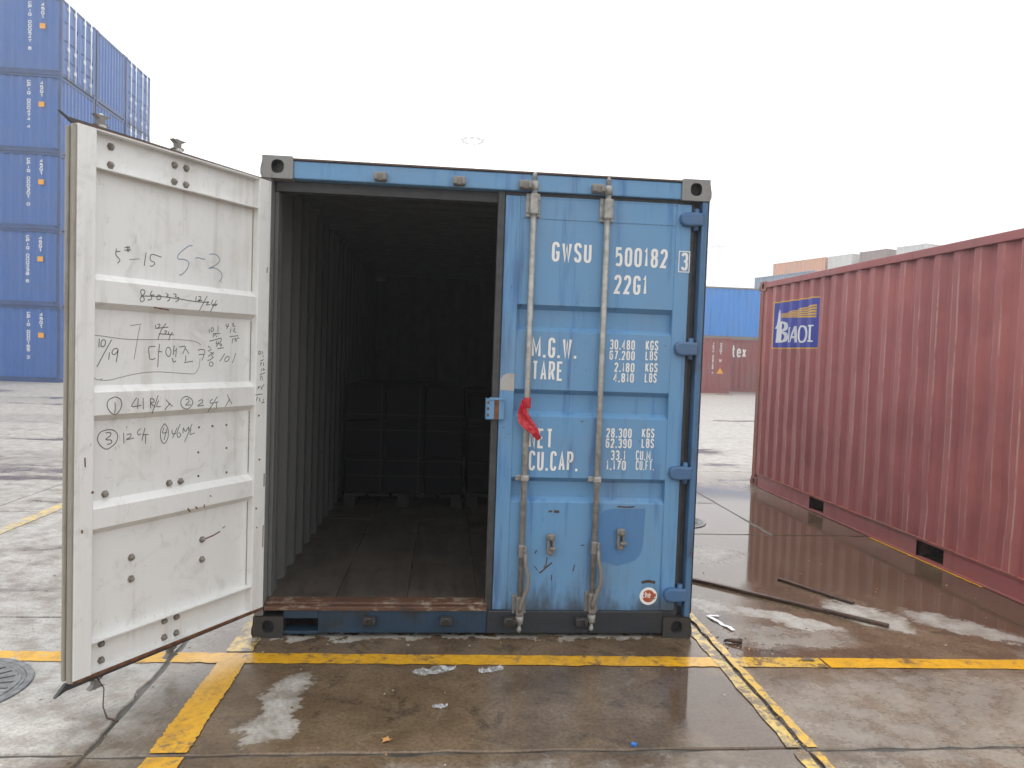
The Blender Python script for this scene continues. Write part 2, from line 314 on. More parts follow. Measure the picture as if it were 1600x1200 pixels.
# stroke lettering -------------------------------------------------
def arc(pts): return pts
GL = {
'0': [('c', [(.3,1),(.7,1),(.93,.93),(1,.8),(1,.2),(.93,.07),(.7,0),(.3,0),(.07,.07),(0,.2),(0,.8),(.07,.93)])],
'1': [('o', [(.15,.84),(.6,1),(.6,0)])],
'2': [('o', [(0,.78),(.08,.93),(.3,1),(.7,1),(.92,.93),(1,.78),(.95,.62),(.02,0),(1,0)])],
'3': [('o', [(0,.85),(.1,.95),(.3,1),(.7,1),(.92,.93),(1,.8),(1,.68),(.9,.57),(.65,.52),(.35,.52)]), ('o', [(.6,.52),(.9,.47),(1,.34),(1,.2),(.92,.07),(.7,0),(.3,0),(.1,.05),(0,.15)])],
'4': [('o', [(.75,0),(.75,1),(0,.28),(1,.28)])],
'5': [('o', [(1,1),(.08,1),(.04,.56),(.3,.64),(.7,.64),(.93,.55),(1,.4),(1,.2),(.92,.07),(.7,0),(.3,0),(0,.08)])],
'6': [('o', [(1,.85),(.92,.94),(.7,1),(.3,1),(.08,.93),(0,.78),(0,.2),(.08,.07),(.3,0),(.7,0),(.92,.07),(1,.2),(1,.4),(.92,.53),(.7,.6),(.3,.6),(.05,.5)])],
'7': [('o', [(0,1),(1,1),(.35,0)])],
'8': [('c', [(.3,1),(.7,1),(.92,.93),(.97,.8),(.95,.66),(.7,.54),(.3,.54),(.05,.66),(.03,.8),(.08,.93)]), ('c', [(.3,.53),(.7,.53),(.95,.42),(1,.25),(.93,.07),(.7,0),(.3,0),(.07,.07),(0,.25),(.05,.42)])],
'9': [('o', [(0,.15),(.08,.06),(.3,0),(.7,0),(.92,.07),(1,.22),(1,.8),(.92,.93),(.7,1),(.3,1),(.08,.93),(0,.8),(0,.6),(.08,.47),(.3,.4),(.7,.4),(.95,.5)])],
'A': [('o', [(0,0),(.5,1),(1,0)]), ('o', [(.22,.3),(.78,.3)])],
'B': [('o', [(0,0),(0,1),(.6,1),(.9,.93),(.97,.78),(.9,.6),(.6,.53),(.05,.53)]), ('o', [(.6,.53),(.92,.46),(1,.27),(.92,.07),(.6,0),(.05,0)])],
'C': [('o', [(1,.8),(.93,.93),(.7,1),(.3,1),(.07,.93),(0,.8),(0,.2),(.07,.07),(.3,0),(.7,0),(.93,.07),(1,.2)])],
'E': [('o', [(1,1),(0,1),(0,0),(1,0)]), ('o', [(.05,.52),(.8,.52)])],
'F': [('o', [(1,1),(0,1),(0,0)]), ('o', [(.05,.52),(.8,.52)])],
'G': [('o', [(1,.78),(.93,.93),(.7,1),(.3,1),(.07,.93),(0,.8),(0,.2),(.07,.07),(.3,0),(.7,0),(.93,.07),(1,.2),(1,.45),(.55,.45)])],
'I': [('o', [(.5,0),(.5,1)])],
'K': [('o', [(0,0),(0,1)]), ('o', [(1,1),(.08,.42)]), ('o', [(.32,.56),(1,0)])],
'L': [('o', [(0,1),(0,0),(1,0)])],
'M': [('o', [(0,0),(0,1),(.5,.25),(1,1),(1,0)])],
'N': [('o', [(0,0),(0,1),(1,0),(1,1)])],
'P': [('o', [(0,0),(0,1),(.65,1),(.93,.93),(1,.78),(.93,.58),(.65,.5),(.05,.5)])],
'R': [('o', [(0,0),(0,1),(.65,1),(.93,.93),(1,.76),(.93,.58),(.65,.5),(.05,.5)]), ('o', [(.5,.5),(1,0)])],
'S': [('o', [(1,.8),(.92,.93),(.7,1),(.3,1),(.08,.93),(0,.8),(.04,.66),(.25,.56),(.75,.43),(.96,.33),(1,.2),(.92,.07),(.7,0),(.3,0),(.08,.07),(0,.2)])],
'T': [('o', [(0,1),(1,1)]), ('o', [(.5,.96),(.5,0)])],
'U': [('o', [(0,1),(0,.2),(.07,.07),(.3,0),(.7,0),(.93,.07),(1,.2),(1,1)])],
'W': [('o', [(0,1),(.25,0),(.5,.85),(.75,0),(1,1)])],
'X': [('o', [(0,1),(1,0)]), ('o', [(0,0),(1,1)])],
'c': [('o', [(1,.5),(.7,.66),(.3,.66),(0,.5),(0,.16),(.3,0),(.7,0),(1,.16)])],
'h': [('o', [(0,0),(0,1)]), ('o', [(.05,.45),(.35,.64),(.7,.64),(1,.48),(1,0)])],
'e': [('o', [(.05,.34),(1,.34),(.95,.52),(.7,.66),(.3,.66),(0,.5),(0,.16),(.3,0),(.7,0),(1,.12)])],
't': [('o', [(.4,1),(.4,.15),(.6,0),(.95,.02)]), ('o', [(0,.66),(.9,.66)])],
'x': [('o', [(0,.66),(1,0)]), ('o', [(0,0),(1,.66)])],
}
WID = {'.': .42, '1': .62, 'I': .4, 'M': 1.3, 'W': 1.3, ' ': .8}
def ribbon(bm, pts, wd, fn, t, closed=False, mi=0):
    """mitred flat ribbon of 2D points; fn(u, v, t) -> xyz"""
    P = [Vector(p) for p in pts]; n = len(P); L_, R2 = [], []
    for i in range(n):
        if closed: a, b = P[i-1], P[(i+1)%n]
        else: a, b = P[max(i-1, 0)], P[min(i+1, n-1)]
        d1 = (P[i]-a); d2 = (b-P[i])
        d1 = d1.normalized() if d1.length > 1e-9 else d2.normalized(); d2 = d2.normalized() if d2.length > 1e-9 else d1
        n1 = Vector((-d1.y, d1.x)); n2 = Vector((-d2.y, d2.x)); m = n1+n2
        m = m.normalized() if m.length > 1e-6 else n1
        k = min(1/max(.35, m.dot(n1)), 2.0)
        L_.append(bm.verts.new(fn(*(P[i]+m*k*wd/2), t))); R2.append(bm.verts.new(fn(*(P[i]-m*k*wd/2), t)))
    for i in range(n if closed else n-1):
        j = (i+1) % n
        f = bm.faces.new((L_[i], R2[i], R2[j], L_[j])); f.material_index = mi
def text(bm, s, x, z, width, height, fn, sw=.165, gap=.30, t=0.0, mi=0):
    tot = sum(WID.get(c, 1) for c in s)+gap*(len(s)-1); un = width/tot; cx = x; wd = sw*height
    wd = min(wd, un*.36)
    for q, c in enumerate(s):
        cw = WID.get(c, 1)*un
        if c == '.':
            ribbon(bm, [(cx+cw*.5, z), (cx+cw*.5, z+wd*1.1)], wd, fn, t, mi=mi)
        elif c in GL:
            for k, (ty, pl) in enumerate(GL[c]):
                pp = [(cx+wd/2+px*(cw-wd), z+wd/2+pz*(height-wd)) for px, pz in pl]
                ribbon(bm, pp, wd, fn, t+.0002*k, closed=(ty == 'c'), mi=mi)
        cx += cw+gap*un

# ================================================================== GROUND
gm = bmesh.new(); s = 320
for a in [(-s,-s,-.035),(s,-s,-.035),(s,s,-.035),(-s,s,-.035)]: gm.verts.new(a)
gm.faces.new(gm.verts[:]); ground = link('ground', gm, M['concrete']); ground['kind'] = 'structure'
gm = bmesh.new()
for a in [(-21,-8,-.009),(23,-8,-.009),(23,38,-.009),(-21,38,-.009)]: gm.verts.new(a)
gm.faces.new(gm.verts[:]); link('joint_filler', gm, M['joint'], ground)
rs = random.Random(3)
def slab(x0, x1, y0, y1):
    near = x1 > -4 and x0 < 7 and y0 < 6.5
    j = .006; pts = []
    def edge(ax, ay, bx, by):
        n = max(1, int(math.hypot(bx-ax, by-ay)/(.09 if near else 2.0)))
        nx, ny = (by-ay), -(bx-ax); l = math.hypot(nx, ny); nx /= l; ny /= l
        for i in range(n):
            f = i/n; k = -(abs(rs.gauss(0, .0035))+(rs.random()**8)*.018) if near and i else 0
            pts.append((ax+(bx-ax)*f+nx*k, ay+(by-ay)*f+ny*k))
    x0 += j; x1 -= j; y0 += j; y1 -= j
    edge(x0,y0,x1,y0); edge(x1,y0,x1,y1); edge(x1,y1,x0,y1); edge(x0,y1,x0,y0)
    bm = bmesh.new(); cx, cy = (x0+x1)/2, (y0+y1)/2
    def ins(p, d): return (p[0]+(d if p[0] < cx else -d), p[1]+(d if p[1] < cy else -d))
    top = [bm.verts.new((*ins(p, .005), 0)) for p in pts]; mid = [bm.verts.new((*p, -.006)) for p in pts]; bot = [bm.verts.new((*p, -.034)) for p in pts]
    bm.faces.new(top); n = len(pts)
    for a, b in ((top, mid), (mid, bot)):
        for i in range(n): bm.faces.new((a[i], b[i], b[(i+1)%n], a[(i+1)%n]))
    fixn(bm); link('slab', bm, M['concrete'], ground)
XB = [-20.5,-16.6,-12.7,-8.9,-5.9,-3.1,-.33,2.53,4.03,8.3,12.8,17.4,22.5]
for y0, y1 in ((-7.5,-4.2),(-4.2,-1.19),(-1.19,2.44)): slab(2.53, 8.3, y0, y1)
for x0, x1 in zip(XB, XB[1:]):
    if x1 <= -.3: YB = [-7.5,-4.2,-1.15,.31,2.95,6.1,9.7,13.3,17,20.6,24.2,28,32.5,37.5]
    elif x0 < 2 : YB = [-7.5,-4.2,-1.17,2.44,6.1,9.7,13.3,17,20.6,24.2,28,32.5,37.5]
    elif x0 < 4: YB = [2.44,3.85,6.1,9.7,13.3,17,20.6,24.2,28,32.5,37.5]
    elif x0 < 5: YB = [2.44,6.1,9.7,13.3,17,20.6,24.2,28,32.5,37.5]
    else: YB = [-7.5,-4.2,-1.20,2.44,6.1,9.7,13.3,17,20.6,24.2,28,32.5,37.5]
    for y0, y1 in zip(YB, YB[1:]): slab(x0, x1, y0, y1)
# painted bay lines ---------------------------------------------------
def pline(pts_l, pts_r, z, m):
    """ragged-edged strip between two long edges given as (start, end) pairs"""
    bm = bmesh.new(); n = 60; A = []; B = []
    for i in range(n+1):
        f = i/n
        a = Vector(pts_l[0]).lerp(Vector(pts_l[1]), f); b = Vector(pts_r[0]).lerp(Vector(pts_r[1]), f); d = (b-a).normalized()
        a += d*rs.gauss(0, .003); b -= d*rs.gauss(0, .003)
        A.append(bm.verts.new((a.x, a.y, z))); B.append(bm.verts.new((b.x, b.y, z)))
    for i in range(n): bm.faces.new((A[i], B[i], B[i+1], A[i+1]))
    for f in bm.faces:
        if f.normal.z < 0: f.normal_flip()
    link('painted_line', bm, m, ground)
def hl(x): return -.235-.0259*(x+1.16)
for xa, xb in [(-12.7,-8.9),(-8.9,-5.9),(-5.9,-3.1),(-3.1,-.33),(-.33,2.53),(3.05,8.3)]:
    pline(((xa+.012, hl(xa)+.06), (xb-.012, hl(xb)+.06)), ((xa+.012, hl(xa)-.06), (xb-.012, hl(xb)-.06)), .004, M['yellow'])
pline(((2.545, hl(2.55)+.06), (3.05, hl(3.05)+.06)), ((2.545, hl(2.55)-.06), (3.05, hl(3.05)-.06)), .004, M['yellow_half'])
pline(((-.085,-.33),(-.095,-1.155)), ((.048,-.31),(.046,-1.155)), .0055, M['yellow'])
pline(((-.095,-1.185),(-.11,-2.9)), ((.046,-1.185),(.035,-2.9)), .0055, M['yellow'])
pline(((-.085,1.6),(-.085,-.19)), ((.048,1.6),(.048,-.19)), .0055, M['yellow_faded'])
for ya, yb in [(2.42,-1.175),(-1.21,-4.1)]:
    pline(((2.462,ya),(2.458,yb)), ((2.520,ya),(2.518,yb)), .0055, M['yellow_faded'])
    pline(((2.541,ya),(2.543,yb)), ((2.578,ya),(2.585,yb)), .0055, M['yellow_half'])
pline(((4.925,2.40),(4.932,.95)), ((5.03,2.40),(5.03,.95)), .004, M['yellow'])
pline(((-2.62,6.0),(-2.62,1.2)), ((-2.50,6.0),(-2.50,1.2)), .004, M['yellow_faded'])

# ================================================================== generic container pieces
def ring_face(bm, outer, hole, fn, depth, mi=0, mih=0):
    """rectangular face with an oval hole and a recessed pocket; outer = (u0,v0,u1,v1), hole = (cu,cv,ru,rv)"""
    u0, v0, u1, v1 = outer; cu, cv, ru, rv = hole; n = 16; O = []; I = []
    for k in range(n):
        a = 2*math.pi*(k+.5)/n; c, s_ = math.cos(a), math.sin(a); m = max(abs(c), abs(s_))
        O.append(bm.verts.new(fn((u0+u1)/2+(u1-u0)/2*max(-1, min(1, c/m)), (v0+v1)/2+(v1-v0)/2*max(-1, min(1, s_/m)), 0)))
        I.append((cu+ru*c*1.0/(m**.35), cv+rv*s_/(m**.35)))
    A = [bm.verts.new(fn(u, v, 0)) for u, v in I]; B = [bm.verts.new(fn(u, v, depth)) for u, v in I]
    for k in range(n):
        j = (k+1) % n
        bm.faces.new((O[k], O[j], A[j], A[k])).material_index = mi; bm.faces.new((A[k], A[j], B[j], B[k])).material_index = mih
    bm.faces.new(B).material_index = mih
    # corner triangles so that the rectangle is complete
    cs = [(u1,v1,1),(u0,v1,5),(u0,v0,9),(u1,v0,13)]
    for u, v, k in cs:
        bm.faces.new((O[k], O[(k+1)%n], bm.verts.new(fn(u, v, 0)))).material_index = mi
def fitting_mesh(top):
    """corner casting .162 x .178 x .118 with hand holes in the end and side faces; outer corner at x=0,y=0"""
    bm = bmesh.new(); X, Y, Z = .162, .178, .118
    ring_face(bm, (0,0,X,Z), (.082,.062,.033,.036), lambda u, v, t: (u, t, v), .06, 0, 1)
    ring_face(bm, (0,0,Y,Z), (.092,.062,.028,.036), lambda u, v, t: (t, u, v), .06, 0, 1)
    V = lambda *c: bm.verts.new(c)
    for q in (((X,0,0),(X,Y,0),(X,Y,Z),(X,0,Z)), ((0,Y,0),(0,Y,Z),(X,Y,Z),(X,Y,0)), ((0,0,0),(0,Y,0),(X,Y,0),(X,0,0)), ((0,0,Z),(X,0,Z),(X,Y,Z),(0,Y,Z))):
        bm.faces.new([V(*c) for c in q])
    bmesh.ops.remove_doubles(bm, verts=bm.verts[:], dist=1e-5)
    es = [e for e in bm.edges if len(e.link_faces) == 2 and e.calc_face_angle(0) > 1.2 and all(min(abs(v.co.x), abs(v.co.x-X), 9)+0 < 1e-4 or True for v in e.verts)
          and sum(1 for k in range(3) if all(abs(v.co[k]) < 1e-4 or abs(v.co[k]-(X, Y, Z)[k]) < 1e-4 for v in e.verts)) >= 2]
    bmesh.ops.bevel(bm, geom=es, offset=.007, segments=3, profile=.5, affect='EDGES', clamp_overlap=True)
    fixn(bm); me = bpy.data.meshes.new('corner_fitting'); bm.to_mesh(me); bm.free(); return me
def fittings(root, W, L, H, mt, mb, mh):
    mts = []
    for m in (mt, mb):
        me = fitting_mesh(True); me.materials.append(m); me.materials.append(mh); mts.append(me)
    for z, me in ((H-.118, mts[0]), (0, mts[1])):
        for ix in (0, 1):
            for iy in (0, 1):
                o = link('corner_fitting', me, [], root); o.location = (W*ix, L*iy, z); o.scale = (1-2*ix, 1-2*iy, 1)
def simple_container(root, L, m, mrail, front='blind', mi=None, pitch=.278, W=2.438, H=2.591, pockets=None, mfit=None, mpost=None, det=False, end_doors=None, dep=.036, sl=.24, dent=None):
    """local x: width, y: length (0 = near end), all shells with real corrugation"""
    mi = mi or m; mfit = mfit or mrail; mpost = mpost or mrail; prs = profile(L-.2, pitch, dep, .03, .03, sl); z0, z1 = .16, H-.075
    for side in (0, 1):
        bm = bmesh.new(); fn = (lambda s_, d, z: (.018+d, .1+s_, z)) if side == 0 else (lambda s_, d, z: (W-.018-d, .1+s_, z))
        corr(bm, prs, fn, z0, z1, .003, 0, 1, *((28, dent) if dent and side == 0 else (1, None)))
        link('side_wall', bm, [m, mi], root)
    pe = profile(W-.2, .24, .036, .03, .03)
    for e in ('near', 'far'):
        kind = (end_doors or {}).get(e, 'blind')
        if kind == 'blind':
            bm = bmesh.new(); fn = (lambda s_, d, z: (.1+s_, .018+d, z)) if e == 'near' else (lambda s_, d, z: (.1+s_, L-.018-d, z))
            corr(bm, pe, fn, .12, H-.1, .003, 0, 1); link('end_wall', bm, [m, mi], root)
        else:
            sg = 1 if e == 'near' else -1; yb = 0 if e == 'near' else L
            for k in (0, 1):
                xa, xb = (.1, W/2-.008) if k == 0 else (W/2+.008, W-.1)
                bm = bmesh.new(); zz = [(.14,.02),(.52,.02),(.55,.055),(.64,.055),(.67,.02),(1.14,.02),(1.17,.055),(1.26,.055),(1.29,.02),(1.76,.02),(1.79,.055),(1.88,.055),(1.91,.02),(2.46,.02)]
                lo = [bm.verts.new((xa, yb+sg*d, z)) for z, d in zz]; hi = [bm.verts.new((xb, yb+sg*d, z)) for z, d in zz]
                for i in range(len(zz)-1): bm.faces.new((lo[i], hi[i], hi[i+1], lo[i+1]))
                for xs in ((xa, xa+.09), (xb-.09, xb)): box(bm, (xs[0], min(yb+sg*.008, yb+sg*.07), .14), (xs[1], max(yb+sg*.008, yb+sg*.07), 2.46))
                dr = link('door', bm, m, root)
                for f in (.30, .72):
                    bm = bmesh.new(); xr = xa+(xb-xa)*f; tube(bm, [(xr, yb-sg*.02, .04), (xr, yb-sg*.02, 2.56)], .022, 8); link('lock_rod', bm, M['mast'], dr)
                    for z in (.3, .95, 2.3): boxo('rod_bracket', (xr-.06, min(yb-sg*.03, yb+sg*.012), z), (xr+.06, max(yb-sg*.03, yb+sg*.012), z+.12), M['mast'], dr, 0)
    pr2 = profile(L-.24, .26, .02, .02, .02); bm = bmesh.new(); corr(bm, pr2, lambda s_, d, x: (x, .12+s_, H-.03-d), .04, W-.04, .003)
    for f in bm.faces: pass
    link('roof', bm, [m], root)
    for x0 in (0, W-.06): boxo('top_rail', (x0, .17, H-.08), (x0+.06, L-.17, H-.012), mrail, root, .004)
    for y0 in (.012, L-.09): boxo('end_rail', (.16, y0, H-.115), (W-.16, y0+.078, H-.02), mrail, root, .004)
    for y0 in (.014, L-.09): boxo('bottom_end_rail', (.16, y0, .02), (W-.16, y0+.076, .135), mrail, root, .004)
    for x0 in (0, W-.11):
        for y0 in (0, L-.11): boxo('corner_post', (x0+.004, y0+.004, .117), (x0+.106, y0+.106, H-.117), mpost, root, .012)
    for sd_, x0 in ((0, .003), (1, W-.053)):
        segs = [(.17, L-.17)]
        if pockets:
            segs = []; a = .17
            for p0, p1 in pockets: segs.append((a, p0)); a = p1
            segs.append((a, L-.17))
        bm = bmesh.new()
        for a, b in segs:
            box(bm, (x0+.008, a, .018), (x0+.040, b, .152), 0)
        box(bm, (x0, .17, .152), (x0+.05, L-.17, .166), .002); box(bm, (x0, .17, .003), (x0+.05, L-.17, .018), .002)
        link('bottom_rail', bm, mrail, root)
        if pockets:
            for p0, p1 in pockets:
                bm = bmesh.new()
                for q in (((x0+.01,p0),(x0+1.1,p0)), ((x0+.01,p1),(x0+1.1,p1))) if sd_ == 0 else (((x0+.04,p0),(x0-1.0,p0)), ((x0+.04,p1),(x0-1.0,p1))):
                    vs = [bm.verts.new((*q[0], .018)), bm.verts.new((*q[1], .018)), bm.verts.new((*q[1], .150)), bm.verts.new((*q[0], .150))]; bm.faces.new(vs)
                link('fork_pocket', bm, M['rust_dk'], root)
    boxo('floor', (.06, .1, .153), (W-.06, L-.1, .185), M['rust_dk'], root, 0)
    if det: fittings(root, W, L, H, mfit, mfit, M['rust_dk'])
    else:
        bm = bmesh.new(); box(bm, (0,0,0), (.162,.178,.118), .01); me = bpy.data.meshes.new('corner_fitting'); bm.to_mesh(me); bm.free(); me.materials.append(mfit)
        for z in (0, H-.118):
            for x in (0, W-.162):
                for y in (0, L-.178): o = link('corner_fitting', me, [], root); o.location = (x, y, z)
def copy_tree(o, parent=None):
    c = o.copy(); COL.objects.link(c); c.parent = parent
    for ch in list(o.children): copy_tree(ch, c)
    return c

# ================================================================== MAIN BLUE CONTAINER
W, L, H = 2.438, 6.058, 2.591
main = thing('shipping_container', 'faded blue container with its left door swung open and right door shut', 'container', group='containers in the yard')
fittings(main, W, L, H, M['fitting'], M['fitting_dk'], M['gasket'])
prs = profile(L-.26, .278, .036, .03, .03)
for side in (0, 1):
    bm = bmesh.new(); fn = (lambda s_, d, z: (.016+d, .15+s_, z)) if side == 0 else (lambda s_, d, z: (W-.016-d, .15+s_, z))
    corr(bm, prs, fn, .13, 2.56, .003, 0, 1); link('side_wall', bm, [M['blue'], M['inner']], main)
bm = bmesh.new(); corr(bm, profile(W-.04, .25, .036, .03, .03), lambda s_, d, z: (.02+s_, L-.115-d, z), .12, 2.56, .003, 0, 1); link('end_wall', bm, [M['blue'], M['inner_shaded']], main)
bm = bmesh.new(); corr(bm, profile(L-.14, .209, .024, .02, .02), lambda s_, d, x: (x, .08+s_, 2.565-d), .01, W-.01, .003, 0, 1); link('roof', bm, [M['blue'], M['inner_shaded']], main)
for x0 in (.001, W-.014):
    boxo('top_rail', (x0, .17, 2.51), (x0+.013, L-.17, 2.582), M['blue'], main)
    boxo('bottom_rail', (x0, .17, .012), (x0+.013, L-.17, .165), M['blue_sill'], main)
# header
bm = bmesh.new(); box(bm, (.16, .012, 2.478), (W-.16, .09, 2.572), .006); box(bm, (.16, .004, 2.572), (W-.16, .12, 2.583), .002, 1); link('header', bm, [M['blue'], M['rust_dk']], main)
boxo('header_channel', (.06, .075, 2.42), (W-.06, .135, 2.477), M['gasket'], main)
# sill with a notch by the left fitting
bm = bmesh.new(); box(bm, (.345, .014, .022), (1.27, .11, .150), .006); box(bm, (.16, .014, .104), (.345, .11, .150), .003); box(bm, (.16, .014, .018), (.345, .11, .034), .002); link('sill', bm, M['blue_sill'], main)
boxo('sill', (1.2705, .016, .020), (W-.16, .11, .149), M['grime'], main, .006)
g = NT('rusted_threshold'); p = g.pos(); n1 = g.noise(g.vmul(p, (1, 1, 3)), 14, 5, .7); n2 = g.noise(p, 4, 3)
c = g.mix(g.ramp(n1, .50, .60), (.11,.050,.028), (.25,.195,.145)); c = g.mix(g.ramp(g.math('MULTIPLY', n1, n2), .30, .36), c, (.06,.035,.025))
M['thresh'] = g.out(c, .6, g.bump(n1, .4, .006))
bm = bmesh.new(); box(bm, (.058, .004, .150), (1.268, .13, .172), .003); box(bm, (.058, .03, .172), (1.268, .125, .188), .005); link('threshold', bm, M['thresh'], main)
# front and rear posts
for x0, x1, m in ((.004, .052, M['fitting']), (W-.040, W-.004, M['post'])):
    bm = bmesh.new(); box(bm, (x0, .006, .119), (x1, .15, H-.119), .006); link('corner_post', bm, m, main)
boxo('post_channel', (W-.105, .070, .118), (W-.041, .14, H-.119), M['gasket'], main)
boxo('post_channel', (.053, .085, .198), (.075, .14, 2.42), M['inner'], main)
bm = bmesh.new()
for i in range(26):       # rubbed, rusty outer edge of the right post
    z0 = .14+i*.09; wv = .004+.007*rs.random(); box(bm, (W-.004, .004, z0), (W-.001, .012+wv*3, z0+.088), 0)
link('rust_edge', bm, M['rust_dk'], main)
for x0 in (.004, W-.1): boxo('corner_post', (x0, L-.11, .119), (x0+.096, L-.004, H-.119), M['blue'], main)
boxo('end_rail', (.162, L-.09, 2.48), (W-.162, L-.01, 2.575), M['blue'], main); boxo('bottom_end_rail', (.162, L-.09, .02), (W-.162, L-.01, .118), M['blue_sill'], main)
# plywood floor
xs = [.022+(W-.044)/6*i for i in range(7)]
for i in range(6):
    ys = [.127, 2.1+.6*(i % 2), 4.3+.3*(i % 2), 5.96]
    for a, b in zip(ys, ys[1:]): boxo('floor_board', (xs[i]+.0015, a+.0015, .14), (xs[i+1]-.0015, b-.0015, .1745+.0012*rs.random()), M['wood'], main, .0015)
for i in range(12): boxo('cross_member', (.06, .5+i*.45, .03), (W-.06, .54+i*.45, .138), M['blue_sill'], main, 0)
# keepers on header and sill
def keeper(x, z, sgn, m):
    bm = bmesh.new(); box(bm, (x-.034, -.028, z-.024), (x+.034, .012, z+.024), .008)
    box(bm, (x-.034, -.044, z-.006*sgn-.014), (x-.012, -.026, z-.006*sgn+.014), .003); box(bm, (x+.014, -.044, z-.006*sgn-.014), (x+.034, -.026, z-.006*sgn+.014), .003)
    link('cam_keeper', bm, m, main)
for x in (.622, 1.042, 1.40, 1.80): keeper(x, 2.507, 1, M['rod_dark'])
for x in (.627, 1.044, 1.395, 1.80): keeper(x, .098, -1, M['fitting_dk'])

# ------------------------------------------------------------------ doors
TR = [(1.865,1.838,1.745,1.718),(1.395,1.368,1.272,1.243),(.902,.874,.790,.760)]
def make_door(sx, w, zb, zt, loc, rz, label, ms):
    """ms: paint slot of the frame's side faces (0 outside blue, 1 inside white)"""
    F = lambda u, y, z: (sx*u, y, z)
    bm = bmesh.new(); pr = [(zb, -.045)]
    for a, b, c, d in reversed(TR): pr += [(d, -.045), (c, -.008), (b, -.008), (a, -.045)]
    pr.append((zt, -.045))
    # rounded bends
    for off, mi in ((0, 0), (.003, 1)):
        lo = [bm.verts.new(F(.075, y+off, z)) for z, y in pr]; hi = [bm.verts.new(F(w-.07, y+off, z)) for z, y in pr]
        for i in range(len(pr)-1): bm.faces.new((lo[i], hi[i], hi[i+1], lo[i+1])).material_index = mi
    bev = [e for e in bm.edges if len(e.link_faces) == 2 and e.calc_face_angle(0) > .2]
    bmesh.ops.bevel(bm, geom=bev, offset=.008, segments=3, profile=.5, affect='EDGES')
    panel_faces = set(bm.faces)
    def slat(a, b, bv, mo, mi_):
        before = set(bm.faces); box(bm, F(*a), F(*b), bv)
        for f in set(bm.faces)-before:
            f.material_index = mo if f.calc_center_median().y < -.0465 else mi_
    slat((0, -.050, zb), (.085, 0, zt), .004, 0, ms); slat((w-.082, -.050, zb), (w, 0, zt), .004, 0, ms)
    for z in (2.300, .303): slat((.085, -.042, z-.003), (w-.082, -.0015, z+.003), 0, 1, 1)
    slat((.085, -.050, zt-.007), (w-.082, -.0015, zt), 0, 0, ms); slat((.085, -.050, zb), (w-.082, -.0015, zb+.007), 0, 0, ms)
    slat((.086, -.0480, 2.336), (w-.083, -.0458, zt-.008), 0, 0, 0); slat((.086, -.0480, zb+.008), (w-.083, -.0458, .262), 0, 0, 0)
    fixn(bm)
    # keep paint sides right after recalculating normals
    dr = link('door', bm, [M['blue'], M['white']], main); dr.location = loc; dr.rotation_euler = (0, 0, rz); dr['label'] = label
    return dr
RW, RX0 = 1.045, 2.345
doorR = make_door(-1, RW, .150, 2.456, (RX0, .080, 0), 0, 'shut blue right door with white lettering', 0)
LW = 1.062
doorL = make_door(1, LW, .159, 2.456, (.052, .008, 0), -R_(121.05), 'open left door showing its white inner side', 1)

def hinge(dr, sx, z):
    bm = bmesh.new(); poly = [(-.060,-.036),(.020,-.040),(.050,-.036),(.066,-.020),(.070,0),(.066,.020),(.050,.036),(.020,.040),(-.060,.036)]
    prism(bm, poly, lambda u, v, t: (sx*u, t, z+v), -.050, -.084)
    es = [e for e in bm.edges if abs(e.verts[0].co.y-e.verts[1].co.y) < 1e-6 and e.verts[0].co.y < -.06]
    bmesh.ops.bevel(bm, geom=es, offset=.012, segments=3, profile=.5, affect='EDGES')
    tube(bm, [(sx*-.028, -.052, z-.06), (sx*-.028, -.052, z+.06)], .016, 10); fixn(bm); link('hinge', bm, M['blue_dk'], dr)
for z in (2.372, 1.650, .945, .245): hinge(doorR, -1, z); hinge(doorL, 1, z)

